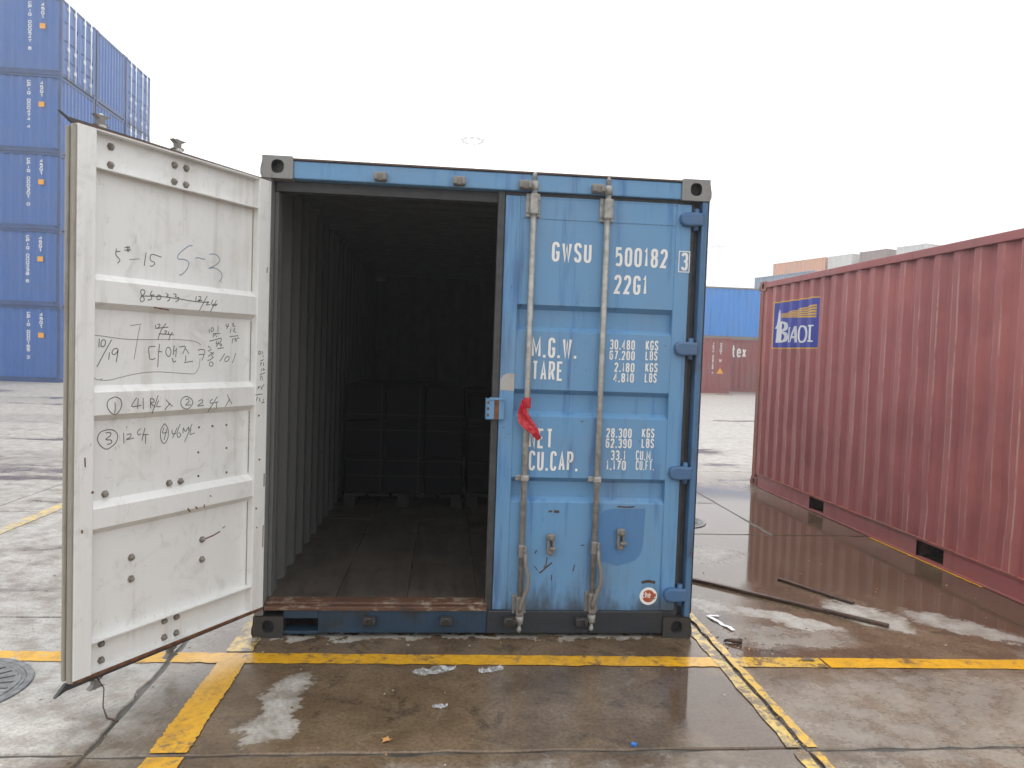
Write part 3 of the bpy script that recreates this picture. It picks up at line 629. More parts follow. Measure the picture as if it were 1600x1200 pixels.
def lock_rod(dr, sx, u, zlow, zhigh, hand=True, hubz=.50, zbr=(.12,.25), ztr=(2.335,2.470)):
    x = sx*u; Y = -.072
    bm = bmesh.new(); tube(bm, [(x, Y, zlow+.09), (x, Y, zhigh-.07)], .0165, 14)
    for z0, s_ in ((zhigh-.10, 1), (zlow+.10, -1)):    # cam ends
        tube(bm, [(x, Y, z0), (x, Y, z0+s_*.006), (x, Y, z0+s_*.045), (x, Y, z0+s_*.050)], [.018,.024,.022,.014], 14)
        tube(bm, [(x, Y, z0+s_*.050), (x, Y, z0+s_*.068), (x, Y, z0+s_*.074), (x, Y, z0+s_*.088), (x, Y, z0+s_*.096)], [.011,.010,.0145,.013,.006], 12)
    rod = link('lock_rod', bm, M['galv'], dr)
    for (a, b), m in ((zbr, M['rod_dark']), (ztr, M['galv'])):
        bm = bmesh.new(); box(bm, (x-.043, -.062, a), (x+.036, -.0485, b), .006); box(bm, (x-.023, -.097, a+.012), (x+.023, -.058, b-.004), .010)
        for zz in (a+.03, b-.03):
            for xx in (x-.034, x+.030): tube(bm, [(xx, -.062, zz), (xx, -.072, zz)], .007, 8)
        tube(bm, [(x+.012, -.096, b-.025), (x+.012, -.103, b-.025)], .004, 8)
        link('rod_bracket', bm, m, dr)
    bm = bmesh.new(); z = .90; box(bm, (x-.048, -.062, z-.016), (x+.030, -.0485, z+.016), .005); box(bm, (x-.022, -.094, z-.018), (x+.022, -.058, z+.018), .008); link('rod_guide', bm, M['galv'], dr)
    if hand:
        bm = bmesh.new(); box(bm, (x-.021, -.100, hubz-.038), (x+.017, -.052, hubz+.038), .009); box(bm, (x+.010, -.112, hubz-.030), (x+.026, -.085, hubz+.034), .006); tube(bm, [(x+.014, -.118, hubz+.012), (x+.014, -.098, hubz+.012)], .008, 8)
        pts = [(x+.018,-.105,hubz-.01),(x+.020,-.108,hubz-.06),(x+.032,-.112,hubz-.11),(x+.037,-.114,hubz-.16),(x+.033,-.113,hubz-.205),(x+.014,-.110,hubz-.26),(x-.002,-.108,hubz-.31),(x-.004,-.106,hubz-.335)]
        tube(bm, pts, [.010,.0105,.012,.0125,.0125,.0125,.013,.009], 10); link('handle', bm, M['rod_dark'], dr)
    return rod
lock_rod(doorR, -1, RX0-1.452, .025, 2.585, hubz=.492, zbr=(.115,.240), ztr=(2.338,2.470))
lock_rod(doorR, -1, RX0-1.862, .035, 2.580, hubz=.515, zbr=(.130,.262), ztr=(2.332,2.462))
for u in (.915, .532): lock_rod(doorL, 1, u, .06, 2.545, hand=(u < .7), hubz=.5)
# flat cam heads of the open door's rods, seen over and under its edge
for u in (.915, .532):
    for z0, s_ in ((2.455, 1), (.150, -1)):
        bm = bmesh.new(); zz = [(-.020,0),(-.014,.030),(-.030,.034),(-.024,.042),(-.010,.046),(-.012,.062),(-.040,.078),(.034,.078),(.012,.062),(.010,.044),(.030,.038),(.018,.030),(.020,0)]
        prism(bm, zz, lambda a, b, t: (u+a, t, z0+s_*b), -.086, -.058); fixn(bm); link('rod_cam', bm, M['rod_dark'], doorL)
# handle retainers on the shut door
def retainer(X, z):
    bm = bmesh.new(); x = X-RX0; n = 10; O = []; I = []
    for k in range(2*n):
        a = math.pi*k/(n-1) if k < n else math.pi*(k-n)/(n-1)+math.pi; c = (.040 if k < n else -.040)
        O.append((x+.021*math.cos(a), z+c+.021*math.sin(a))); I.append((x+.002+.0085*math.cos(a), z+c*.35+.0085*math.sin(a)))
    for (p, q) in ((O, I),):
        A = [bm.verts.new((u, -.070, v)) for u, v in p]; B = [bm.verts.new((u, -.070, v)) for u, v in q]; C = [bm.verts.new((u, -.046, v)) for u, v in p]; D = [bm.verts.new((u, -.050, v)) for u, v in q]
        m = len(p)
        for k in range(m):
            j = (k+1) % m; bm.faces.new((A[k], A[j], B[j], B[k])); bm.faces.new((C[k], C[j], A[j], A[k])); bm.faces.new((B[k], B[j], D[j], D[k]))
    box(bm, (x-.026, -.084, z+.028), (x+.022, -.062, z+.062), .008); tube(bm, [(x, -.096, z+.045), (x, -.080, z+.045)], .011, 10)
    box(bm, (x-.006, -.092, z-.026), (x+.030, -.068, z-.012), .004); box(bm, (x-.012, -.078, z-.055), (x+.012, -.062, z-.030), .006)
    bmesh.ops.remove_doubles(bm, verts=bm.verts[:], dist=1e-5); fixn(bm); link('handle_retainer', bm, M['rod_dark'], doorR)
retainer(1.616, .527); retainer(2.014, .561)
# gaskets of the shut door
bm = bmesh.new()
box(bm, (-RW-.042, -.040, .112), (-RW-.0005, -.006, 2.496), .006); box(bm, (-RW-.0005, -.038, 2.457), (.0, -.006, 2.496), .005); box(bm, (-RW-.0005, -.038, .112), (0, -.006, .149), .005); box(bm, (.001, -.034, .112), (.022, -.010, 2.496), .004)
link('gasket', bm, M['gasket'], doorR)
# locking lug on the free edge, patches, sticker
bm = bmesh.new(); x = 1.276-RX0
box(bm, (x-.046, -.076, 1.222), (x+.052, -.0505, 1.338), .005); box(bm, (x-.050, -.076, 1.222), (x-.0455, -.002, 1.338), .001); box(bm, (x-.030, -.082, 1.330), (x+.052, -.0505, 1.343), .002)
for k in range(3): box(bm, (x-.043, -.079, 1.24+k*.034), (x-.032, -.075, 1.256+k*.034), .001, 1)
box(bm, (x-.004, -.0785, 1.224), (x+.022, -.0755, 1.336), .001, 1); link('locking_lug', bm, [M['blue'], M['rust']], doorR)
def sheet(name, poly, y, m, dr, sx=-1):
    bm = bmesh.new(); f = bm.faces.new([bm.verts.new((a-RX0, y, b)) for a, b in poly]); bmesh.ops.triangulate(bm, faces=[f])
    for f in bm.faces:
        f.normal_update()
        if f.normal.y > 0: f.normal_flip()
    return link(name, bm, m, dr)
sheet('bare_patch', [(1.302,1.386),(1.380,1.383),(1.380,1.478),(1.340,1.480),(1.318,1.468),(1.302,1.445)], -.0512, M['orange_tape_patch'], doorR)
pp = [(1.884,.43),(1.93,.425),(2.0,.405),(2.06,.42),(2.11,.44),(2.135,.47),(2.148,.52),(2.150,.60),(2.154,.70),(2.155,.735),(1.965,.732),(1.92,.722),(1.893,.700),(1.884,.66)]
sheet('repaint_patch', pp, -.0464, M['new_blue'], doorR)
bm = bmesh.new()   # round sticker
cx, cz = 2.192-RX0, .232
for r0, r1, mi, t in ((0, .051, 0, -.0488), (0, .036, 1, -.0494)):
    vs = [bm.verts.new((cx+r1*math.cos(2*math.pi*k/28), t, cz+r1*math.sin(2*math.pi*k/28))) for k in range(28)]; bm.faces.new(vs).material_index = mi
vs = [bm.verts.new((cx+a, -.0497, cz+b)) for a, b in ((-.034,-.010),(.044,-.003),(.044,.016),(-.034,.014))]; bm.faces.new(vs).material_index = 1
vs = [bm.verts.new((cx+a, -.0498, cz+b)) for a, b in ((.004,-.030),(.040,-.016),(.045,-.006),(.012,-.020))]; bm.faces.new(vs).material_index = 2
text(bm, 'chei', cx-.036, cz-.010, .066, .038, lambda u, v, t: (u, -.0502-t, v), sw=.16)
for f in bm.faces:
    f.normal_update()
    if f.normal.y > 0: f.normal_flip()
link('round_sticker', bm, [M['letter'], M['rust_print'], M['rod_dark']], doorR)
# lettering of the shut door
TX = [('GWSU',1.564,2.106,.222,.108),('500182',1.92,2.096,.299,.106),('22G1',1.92,1.942,.189,.106),('3',2.296,2.088,.039,.1),('M.G.W.',1.47,1.573,.254,.112),('TARE',1.477,1.446,.175,.108),('30.480',1.91,1.632,.143,.055),('KGS',2.115,1.634,.072,.055),('67.200',1.91,1.574,.145,.052),('LBS',2.116,1.578,.069,.052),('2.180',1.941,1.507,.115,.052),('KGS',2.118,1.511,.071,.052),('4.810',1.937,1.449,.118,.052),('LBS',2.117,1.453,.069,.052),('NET',1.473,1.066,.135,.111),('CU.CAP.',1.477,.941,.278,.111),('28.300',1.91,1.136,.146,.053),('KGS',2.115,1.140,.072,.053),('62.390',1.909,1.078,.149,.053),('LBS',2.115,1.082,.072,.053),('33.1',1.941,1.009,.085,.055),('CU.M.',2.085,1.012,.098,.055),('1.170',1.917,.952,.113,.055),('CU.FT.',2.087,.955,.106,.055)]
for s_, x, z, wd, h in TX:
    bm = bmesh.new(); y = -.0525 if s_ == '3' else -.0475
    text(bm, s_, x-RX0, z, wd, h, lambda u, v, t: (u, y-t, v), sw=.175 if h > .09 else .17)
    if s_ == '3': ribbon(bm, [(2.283-RX0,2.080),(2.3435-RX0,2.080),(2.3435-RX0,2.194),(2.283-RX0,2.194)], .005, lambda u, v, t: (u, y-t, v), 0, True)
    for f in bm.faces:
        f.normal_update()
        if f.normal.y > 0: f.normal_flip()
    link('lettering', bm, M['letter'], doorR)
# scratches on the shut door
for pl, wd in (([(1.63,.42),(1.60,.395),(1.575,.37),(1.56,.36)], .008), ([(1.60,.45),(1.597,.41),(1.585,.39)], .006), ([(1.76,.41),(1.75,.37)], .006), ([(1.54,.49),(1.53,.47)], .006), ([(1.53,.40),(1.55,.375)], .004), ([(1.63,.35),(1.63,.32)], .005),
               ([(1.60,.71),(1.62,.712)], .010), ([(1.63,.712),(1.66,.709)], .014), ([(1.99,.745),(2.05,.742),(2.09,.745)], .008), ([(2.15,.31),(2.19,.318),(2.23,.31)], .016), ([(1.79,.52),(1.81,.522)], .006)):
    bm = bmesh.new(); ribbon(bm, [(a-RX0, b) for a, b in pl], wd, lambda u, v, t: (u, -.0468, v), 0)
    for f in bm.faces:
        f.normal_update()
        if f.normal.y > 0: f.normal_flip()
    link('scratch', bm, M['rust_dk'], doorR)

# ------------------------------------------------------------------ inner side of the open door
BO = [(.891,2.407),(.891,2.33),(.573,2.406),(.508,2.407),(.573,2.33),(.508,2.33),(.9,.925),(.577,.926),(.513,.925),(.77,.618),(.77,.52),(.38,.615),(.38,.516),(.592,.272),(.524,.27),(.592,.193),(.524,.192),(.91,.272),(.91,.199)]
bm = bmesh.new(); tube(bm, [(0,0,0),(0,.004,0)], .017, 6); tube(bm, [(0,.003,0),(0,.010,0),(0,.016,0),(0,.022,0)], [.013,.0125,.009,.004], 10)
bme = bpy.data.meshes.new('bolt'); bm.to_mesh(bme); bm.free(); bme.materials.append(M['bolt'])
for u, z in BO: o = link('bolt', bme, [], doorL); o.location = (u, -.0422, z)
bm = bmesh.new(); tube(bm, [(0,0,0),(0,.0025,0)], .0055, 8); hme = bpy.data.meshes.new('rusty_pin'); bm.to_mesh(hme); bm.free(); hme.materials.append(M['rust'])
for u, z in [(.409,1.176),(.327,1.176),(.238,1.175),(.411,1.053),(.235,1.057),(.232,.931),(.408,.936),(.985,.95),(.06,1.215),(.065,.72),(.05,.98)]:
    o = link('rusty_pin', hme, [], doorL); o.location = (u, .0002 if u > .97 or u < .08 else -.0422, z)
STROKES = [(0.036,[(0.858,1.983),(0.861,1.956),(0.847,1.943),(0.842,1.933),(0.853,1.921)]),(0.036,[(0.861,1.969),(0.840,1.974)]),(0.036,[(0.808,2.001),(0.806,1.976)]),(0.036,[(0.798,2.002),(0.800,1.977)]),(0.036,[(0.820,1.992),(0.796,1.998)]),(0.036,[(0.821,1.981),(0.790,1.987)]),(0.036,[(0.797,1.944),(0.746,1.953)]),(0.036,[(0.714,1.986),(0.723,1.924)]),(0.036,[(0.634,1.975),(0.685,1.981),(0.692,1.955),(0.673,1.948),(0.670,1.939),(0.683,1.928),(0.693,1.929)]),(0.036,[(0.463,2.052),(0.485,2.047),(0.510,2.029),(0.536,2.006),(0.547,1.987),(0.540,1.978),(0.512,1.981),(0.490,1.975),(0.483,1.962),(0.492,1.939),(0.511,1.917),(0.529,1.905),(0.538,1.906)]),(0.036,[(0.447,1.994),(0.430,1.999),(0.413,1.997),(0.390,1.996)]),(0.036,[(0.363,2.024),(0.334,2.029),(0.311,2.022),(0.298,2.005),(0.310,1.987),(0.338,1.969),(0.363,1.956),(0.333,1.962),(0.304,1.954),(0.285,1.938),(0.285,1.917),(0.301,1.895)]),(0.004,[(0.758,1.816),(0.746,1.811),(0.749,1.798),(0.761,1.786),(0.770,1.772),(0.763,1.762),(0.751,1.768),(0.749,1.777),(0.759,1.789),(0.766,1.800),(0.766,1.811),(0.758,1.816)]),(0.004,[(0.709,1.816),(0.719,1.796),(0.698,1.798)]),(0.004,[(0.717,1.797),(0.711,1.788),(0.715,1.776),(0.732,1.772)]),(0.004,[(0.674,1.800),(0.663,1.794),(0.667,1.782),(0.678,1.777),(0.685,1.784),(0.680,1.796),(0.674,1.800)]),(0.004,[(0.639,1.811),(0.625,1.804),(0.634,1.796),(0.618,1.792),(0.620,1.780),(0.631,1.775)]),(0.004,[(0.598,1.812),(0.582,1.808),(0.587,1.799),(0.568,1.796),(0.570,1.784),(0.586,1.775)]),(0.004,[(0.767,1.787),(0.663,1.793),(0.563,1.790),(0.473,1.785),(0.394,1.787)]),(0.004,[(0.469,1.810),(0.473,1.783)]),(0.004,[(0.457,1.809),(0.444,1.811),(0.444,1.800),(0.459,1.790),(0.434,1.794)]),(0.004,[(0.405,1.817),(0.450,1.743)]),(0.004,[(0.416,1.786),(0.396,1.789),(0.409,1.774),(0.386,1.778)]),(0.004,[(0.369,1.802),(0.378,1.780),(0.340,1.783)]),(0.004,[(0.348,1.801),(0.385,1.741)]),(0.004,[(0.376,1.772),(0.345,1.777)]),(0.036,[(0.933,1.593),(0.934,1.557)]),(0.036,[(0.915,1.590),(0.906,1.587),(0.905,1.573),(0.911,1.562),(0.921,1.560),(0.925,1.570),(0.922,1.583),(0.915,1.590)]),(0.036,[(0.876,1.591),(0.907,1.537),(0.942,1.473)]),(0.036,[(0.885,1.536),(0.889,1.505)]),(0.036,[(0.847,1.552),(0.859,1.553),(0.871,1.544),(0.873,1.531),(0.863,1.527),(0.851,1.536),(0.845,1.549),(0.848,1.527),(0.853,1.494)]),(0.036,[(0.788,1.655),(0.761,1.660),(0.732,1.665)]),(0.036,[(0.740,1.658),(0.749,1.614),(0.758,1.562),(0.767,1.507)]),(0.036,[(0.660,1.664),(0.660,1.651)]),(0.036,[(0.650,1.666),(0.640,1.669),(0.638,1.660),(0.650,1.651)]),(0.036,[(0.661,1.648),(0.592,1.658)]),(0.036,[(0.604,1.674),(0.628,1.645),(0.647,1.600)]),(0.036,[(0.643,1.625),(0.561,1.623)]),(0.036,[(0.614,1.636),(0.605,1.641),(0.602,1.634),(0.612,1.626)]),(0.036,[(0.590,1.637),(0.591,1.625)]),(0.036,[(0.569,1.635),(0.582,1.617),(0.589,1.596)]),(0.036,[(0.966,1.608),(0.923,1.605),(0.864,1.599),(0.803,1.595),(0.739,1.595),(0.651,1.598),(0.579,1.601),(0.518,1.601),(0.463,1.598),(0.425,1.591),(0.406,1.579)]),(0.036,[(0.409,1.514),(0.413,1.476),(0.426,1.452),(0.445,1.439),(0.497,1.441),(0.604,1.448),(0.648,1.450),(0.705,1.448),(0.769,1.440),(0.831,1.428),(0.876,1.418),(0.906,1.416),(0.926,1.417)]),(0.036,[(0.963,1.494),(0.961,1.456),(0.957,1.434),(0.947,1.422),(0.932,1.419),(0.916,1.423)]),(0.036,[(0.660,1.566),(0.693,1.562),(0.691,1.526),(0.688,1.510),(0.673,1.507),(0.659,1.513)]),(0.036,[(0.638,1.578),(0.643,1.530),(0.646,1.472)]),(0.036,[(0.640,1.544),(0.623,1.542)]),(0.036,[(0.590,1.565),(0.578,1.554),(0.576,1.536),(0.586,1.521),(0.598,1.527),(0.604,1.542),(0.600,1.558),(0.590,1.565)]),(0.036,[(0.559,1.573),(0.563,1.528)]),(0.036,[(0.546,1.561),(0.549,1.519)]),(0.036,[(0.562,1.547),(0.547,1.549)]),(0.036,[(0.570,1.514),(0.563,1.499),(0.555,1.496),(0.548,1.502)]),(0.036,[(0.530,1.566),(0.496,1.569),(0.511,1.534)]),(0.036,[(0.499,1.560),(0.488,1.553),(0.475,1.535)]),(0.036,[(0.492,1.527),(0.494,1.499)]),(0.036,[(0.501,1.493),(0.450,1.500)]),(0.036,[(0.423,1.552),(0.402,1.558),(0.382,1.552),(0.386,1.530),(0.397,1.504)]),(0.036,[(0.418,1.531),(0.386,1.534)]),(0.036,[(0.361,1.576),(0.346,1.563)]),(0.036,[(0.363,1.549),(0.340,1.559)]),(0.036,[(0.325,1.546),(0.360,1.524)]),(0.036,[(0.347,1.546),(0.327,1.533)]),(0.036,[(0.341,1.530),(0.329,1.518)]),(0.036,[(0.364,1.502),(0.346,1.508),(0.327,1.519)]),(0.036,[(0.340,1.497),(0.329,1.490),(0.332,1.479),(0.344,1.476),(0.352,1.482),(0.349,1.494),(0.340,1.497)]),(0.036,[(0.256,1.539),(0.272,1.518),(0.288,1.500)]),(0.036,[(0.231,1.525),(0.227,1.515),(0.237,1.502),(0.251,1.499),(0.256,1.508),(0.248,1.520),(0.231,1.525)]),(0.036,[(0.185,1.543),(0.195,1.515),(0.207,1.491)]),(0.036,[(0.357,1.659),(0.356,1.639)]),(0.036,[(0.338,1.668),(0.330,1.660),(0.334,1.649),(0.344,1.649),(0.345,1.660),(0.338,1.668)]),(0.036,[(0.302,1.676),(0.302,1.646)]),(0.036,[(0.333,1.637),(0.287,1.640)]),(0.036,[(0.329,1.635),(0.331,1.617)]),(0.036,[(0.313,1.639),(0.325,1.626)]),(0.036,[(0.309,1.628),(0.313,1.620)]),(0.036,[(0.354,1.599),(0.279,1.617)]),(0.036,[(0.309,1.601),(0.312,1.588),(0.292,1.588)]),(0.036,[(0.294,1.598),(0.312,1.572)]),(0.036,[(0.277,1.611),(0.288,1.592),(0.284,1.577),(0.276,1.582),(0.282,1.589)]),(0.036,[(0.303,1.563),(0.263,1.569)]),(0.036,[(0.250,1.691),(0.251,1.677),(0.233,1.679)]),(0.036,[(0.235,1.690),(0.247,1.664)]),(0.036,[(0.212,1.695),(0.202,1.690),(0.208,1.682),(0.189,1.678)]),(0.036,[(0.220,1.665),(0.224,1.645)]),(0.036,[(0.201,1.671),(0.193,1.665),(0.203,1.656),(0.184,1.648)]),(0.036,[(0.227,1.625),(0.170,1.633)]),(0.036,[(0.206,1.617),(0.210,1.592)]),(0.036,[(0.202,1.614),(0.185,1.616),(0.193,1.602)]),(0.036,[(0.181,1.619),(0.162,1.621)]),(0.036,[(0.183,1.614),(0.180,1.601)]),(0,[(0.067,1.556),(0.057,1.553),(0.059,1.540),(0.070,1.542),(0.067,1.556)]),(0,[(0.042,1.556),(0.040,1.540)]),(0,[(0.037,1.533),(0.037,1.523)]),(0,[(0.057,1.503),(0.033,1.512)]),(0,[(0.052,1.498),(0.054,1.477)]),(0,[(0.052,1.486),(0.046,1.495)]),(0,[(0.034,1.497),(0.035,1.486),(0.029,1.478)]),(0,[(0.045,1.464),(0.047,1.449)]),(0,[(0.035,1.466),(0.030,1.461),(0.035,1.456),(0.022,1.458)]),(0,[(0.059,1.432),(0.021,1.441)]),(0,[(0.051,1.427),(0.054,1.402)]),(0,[(0.044,1.427),(0.040,1.411),(0.035,1.402)]),(0,[(0.066,1.370),(0.070,1.354)]),(0,[(0.068,1.362),(0.051,1.371)]),(0,[(0.049,1.355),(0.026,1.380)]),(0,[(0.043,1.367),(0.040,1.352)]),(0,[(0.087,1.325),(0.037,1.329)]),(0,[(0.070,1.315),(0.080,1.294)]),(0,[(0.062,1.303),(0.053,1.304),(0.059,1.293),(0.051,1.291)]),(0,[(0.028,1.304),(0.032,1.283)]),(0,[(0.042,1.280),(0.021,1.284)]),(0.004,[(0.884,1.347),(0.860,1.336),(0.852,1.313),(0.862,1.286),(0.883,1.270),(0.907,1.285),(0.920,1.310),(0.913,1.334),(0.884,1.347)]),(0.004,[(0.884,1.323),(0.882,1.294),(0.886,1.274)]),(0.004,[(0.779,1.339),(0.804,1.302),(0.756,1.304)]),(0.004,[(0.772,1.335),(0.775,1.289)]),(0.004,[(0.748,1.336),(0.746,1.285)]),(0.004,[(0.711,1.334),(0.709,1.287)]),(0.004,[(0.711,1.332),(0.695,1.329),(0.692,1.317),(0.708,1.311),(0.684,1.291)]),(0.004,[(0.671,1.345),(0.702,1.261)]),(0.004,[(0.668,1.321),(0.678,1.295),(0.656,1.294)]),(0.004,[(0.629,1.324),(0.612,1.306),(0.592,1.291)]),(0.004,[(0.607,1.306),(0.636,1.276)]),(0.004,[(0.515,1.335),(0.485,1.318),(0.482,1.295),(0.508,1.274),(0.537,1.283),(0.548,1.306),(0.538,1.327),(0.515,1.335)]),(0.004,[(0.520,1.319),(0.506,1.321),(0.502,1.308),(0.520,1.294),(0.490,1.293)]),(0.004,[(0.448,1.308),(0.427,1.315),(0.423,1.302),(0.451,1.286),(0.414,1.287)]),(0.004,[(0.361,1.315),(0.377,1.305),(0.373,1.295),(0.360,1.297)]),(0.004,[(0.332,1.327),(0.391,1.250)]),(0.004,[(0.351,1.296),(0.325,1.300)]),(0.004,[(0.338,1.297),(0.336,1.267)]),(0.004,[(0.270,1.335),(0.256,1.308),(0.238,1.286)]),(0.004,[(0.253,1.313),(0.282,1.272)]),(0.036,[(0.893,1.203),(0.862,1.198),(0.843,1.176),(0.849,1.145),(0.871,1.127),(0.897,1.119),(0.924,1.139),(0.936,1.167),(0.924,1.194),(0.893,1.203)]),(0.036,[(0.900,1.190),(0.876,1.188),(0.878,1.175),(0.898,1.161),(0.873,1.156),(0.873,1.143),(0.892,1.138)]),(0.036,[(0.814,1.183),(0.812,1.135)]),(0.036,[(0.799,1.173),(0.779,1.175),(0.781,1.162),(0.799,1.152),(0.763,1.155)]),(0.036,[(0.730,1.195),(0.745,1.182),(0.740,1.167),(0.727,1.171)]),(0.036,[(0.708,1.196),(0.723,1.140)]),(0.036,[(0.721,1.166),(0.689,1.165)]),(0.036,[(0.704,1.164),(0.705,1.124)]),(0.036,[(0.604,1.209),(0.587,1.184),(0.584,1.149),(0.595,1.123),(0.611,1.117),(0.625,1.143),(0.624,1.182),(0.604,1.209)]),(0.036,[(0.607,1.190),(0.615,1.166),(0.590,1.167)]),(0.036,[(0.593,1.184),(0.606,1.132)]),(0.036,[(0.564,1.177),(0.561,1.157),(0.540,1.158)]),(0.036,[(0.535,1.185),(0.560,1.137)]),(0.036,[(0.518,1.200),(0.535,1.160),(0.528,1.137),(0.514,1.148),(0.526,1.161)]),(0.036,[(0.500,1.182),(0.502,1.155)]),(0.036,[(0.499,1.179),(0.487,1.163),(0.470,1.182),(0.472,1.165)]),(0.036,[(0.449,1.196),(0.492,1.111)]),(0.036,[(0.455,1.173),(0.460,1.146),(0.433,1.151)])]
def sub(q):   # Catmull-Rom smoothing so the pen line curves
    if len(q) < 3: return q
    out = []
    for a in range(len(q)-1):
        p0, p1, p2, p3 = (Vector(q[max(0, a-1)]), Vector(q[a]), Vector(q[a+1]), Vector(q[min(len(q)-1, a+2)]))
        for t in (0, .25, .5, .75): out.append(tuple(.5*((2*p1)+(p2-p0)*t+(2*p0-5*p1+4*p2-p3)*t*t+(3*p1-p0-3*p2+p3)*t**3)))
    out.append(q[-1]); return out
def sort_of(i): return 2 if 9 <= i < 12 else (1 if i in (6, 31, 32, 41, 42, 43) else 0)
words = []       # strokes that lie close together make one written word
for i, (off, pl) in enumerate(STROKES):
    bb = [min(p_[0] for p_ in pl)-.011, max(p_[0] for p_ in pl)+.011, min(p_[1] for p_ in pl)-.011, max(p_[1] for p_ in pl)+.011]
    big = i in (41, 42, 43); hit = None
    if not big:
        for w_ in words:
            if not w_['big'] and w_['k'] == (sort_of(i), off) and bb[0] < w_['bb'][1] and bb[1] > w_['bb'][0] and bb[2] < w_['bb'][3] and bb[3] > w_['bb'][2]: hit = w_; break
    if hit is None: words.append({'big': big, 'k': (sort_of(i), off), 'bb': bb, 's': [(i, pl)]})
    else: hit['s'].append((i, pl)); h = hit['bb']; hit['bb'] = [min(h[0], bb[0]), max(h[1], bb[1]), min(h[2], bb[2]), max(h[3], bb[3])]
for w_ in words:
    k, off = w_['k']; y = {.036: -.0416, .004: -.0046, 0: .0008}[off]; bm = bmesh.new()
    for i, pl in w_['s']: ribbon(bm, sub(pl), {0: .0039, 1: .0029, 2: .0048}[k], lambda u, v, t: (u, y+t, v), .00004*(i % 7))
    for f in bm.faces:
        f.normal_update()
        if f.normal.y < 0: f.normal_flip()
    o = link('handwriting', bm, M[('ink', 'ink_lt', 'ink_blue')[k]], doorL)
    if len(w_['s']) > 1: o['kind'] = 'stuff'
# scuffs, rust runs and scrapes
for pl, wd, y in (([(.372,.612),(.31,.62),(.265,.632)], .007, -.0417), ([(.25,.645),(.235,.652)], .006, -.0417), ([(.50,.796),(.49,.784),(.483,.776)], .008, -.0045), ([(.44,.783),(.455,.797)], .007, -.0045), ([(.40,.80),(.402,.783)], .006, -.0045), ([(.36,.83),(.367,.838)], .006, -.0045),
                  ([(.62,1.735),(.70,1.742)], .006, -.0045), ([(1.02,1.10),(1.018,1.06)], .006, .0009), ([(1.03,.80),(1.028,.785)], .008, .0009), ([(.02,2.0),(.022,1.97)], .006, .0009), ([(.055,.62),(.06,.612)], .008, .0009), ([(.012,.9),(.012,.83)], .007, .0009), ([(.012,.62),(.012,.50)], .006, .0009)):
    bm = bmesh.new(); ribbon(bm, pl, wd, lambda u, v, t: (u, y, v), 0)
    for f in bm.faces:
        f.normal_update()
        if f.normal.y < 0: f.normal_flip()
    link('scrape', bm, M['rust'], doorL)
bm = bmesh.new()
for u0, z0, z1 in ((.0855,.31,.755),(.0855,.91,1.238),(.0855,1.40,1.712),(.0855,1.87,2.29),(LW-.0835,.31,.755),(LW-.0835,.91,1.238),(LW-.0835,1.40,1.712),(LW-.0835,1.87,2.29)):
    bm = bmesh.new(); box(bm, (u0-.0025, -.0425, z0), (u0+.0025, -.0385, z1), 0); link('rust_seam', bm, M['gasket_tan'], doorL)
# gasket round the open door: tan strip on the free edge, dark fins above and below ending in a point
bm = bmesh.new(); zb, zt = .159, 2.456
box(bm, (LW+.0005, -.030, zb+.004), (LW+.012, -.004, zt-.004), .004); link('gasket', bm, M['gasket_tan'], doorL); bm = bmesh.new(); box(bm, (LW+.0005, -.052, zb+.010), (LW+.020, -.034, zt-.010), .006); link('gasket', bm, M['gasket_tan'], doorL)
bm = bmesh.new()
prism(bm, [(.0,zt+.0005),(LW+.0,zt+.0005),(LW+.055,zt+.036),(LW+.02,zt+.020),(.0,zt+.012)], lambda u, v, t: (u, t, v), -.046, -.030)
fixn(bm); link('gasket', bm, M['gasket'], doorL); bm = bmesh.new()
prism(bm, [(.0,zb-.0005),(LW+.01,zb-.0005),(LW+.055,zb-.045),(LW+.01,zb-.030),(.0,zb-.020)], lambda u, v, t: (u, t, v), -.046, -.030)
fixn(bm); link('gasket', bm, M['gasket'], doorL)
bm = bmesh.new(); box(bm, (.002, -.004, zb-.002), (LW, .0012, zb+.012), .001); link('rust_edge', bm, M['rust'], doorL); bm = bmesh.new(); box(bm, (.002, -.03, zt+.0005), (LW, .0012, zt+.004), .001)
link('rust_edge', bm, M['rust'], doorL)

# ================================================================== CARGO inside
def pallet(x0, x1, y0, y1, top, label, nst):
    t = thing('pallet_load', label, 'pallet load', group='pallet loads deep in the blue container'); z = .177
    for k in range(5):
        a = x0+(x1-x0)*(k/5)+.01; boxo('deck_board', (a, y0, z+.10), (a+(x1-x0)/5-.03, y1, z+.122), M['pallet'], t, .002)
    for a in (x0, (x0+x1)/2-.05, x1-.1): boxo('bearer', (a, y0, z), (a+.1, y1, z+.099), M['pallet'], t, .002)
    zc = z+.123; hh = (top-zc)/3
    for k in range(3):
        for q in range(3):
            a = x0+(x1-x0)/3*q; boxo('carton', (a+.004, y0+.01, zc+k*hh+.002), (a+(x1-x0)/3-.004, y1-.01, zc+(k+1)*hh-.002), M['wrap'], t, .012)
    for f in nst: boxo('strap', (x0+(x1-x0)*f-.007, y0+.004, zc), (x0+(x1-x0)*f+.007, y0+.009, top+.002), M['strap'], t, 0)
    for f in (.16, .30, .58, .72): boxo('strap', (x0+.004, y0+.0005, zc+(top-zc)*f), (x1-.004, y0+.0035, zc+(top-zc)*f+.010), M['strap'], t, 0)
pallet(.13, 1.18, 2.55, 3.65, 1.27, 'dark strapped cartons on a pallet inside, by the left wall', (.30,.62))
pallet(1.22, 2.27, 2.62, 3.72, 1.22, 'dark strapped cartons on a pallet inside, behind the shut door', (.25,.7))

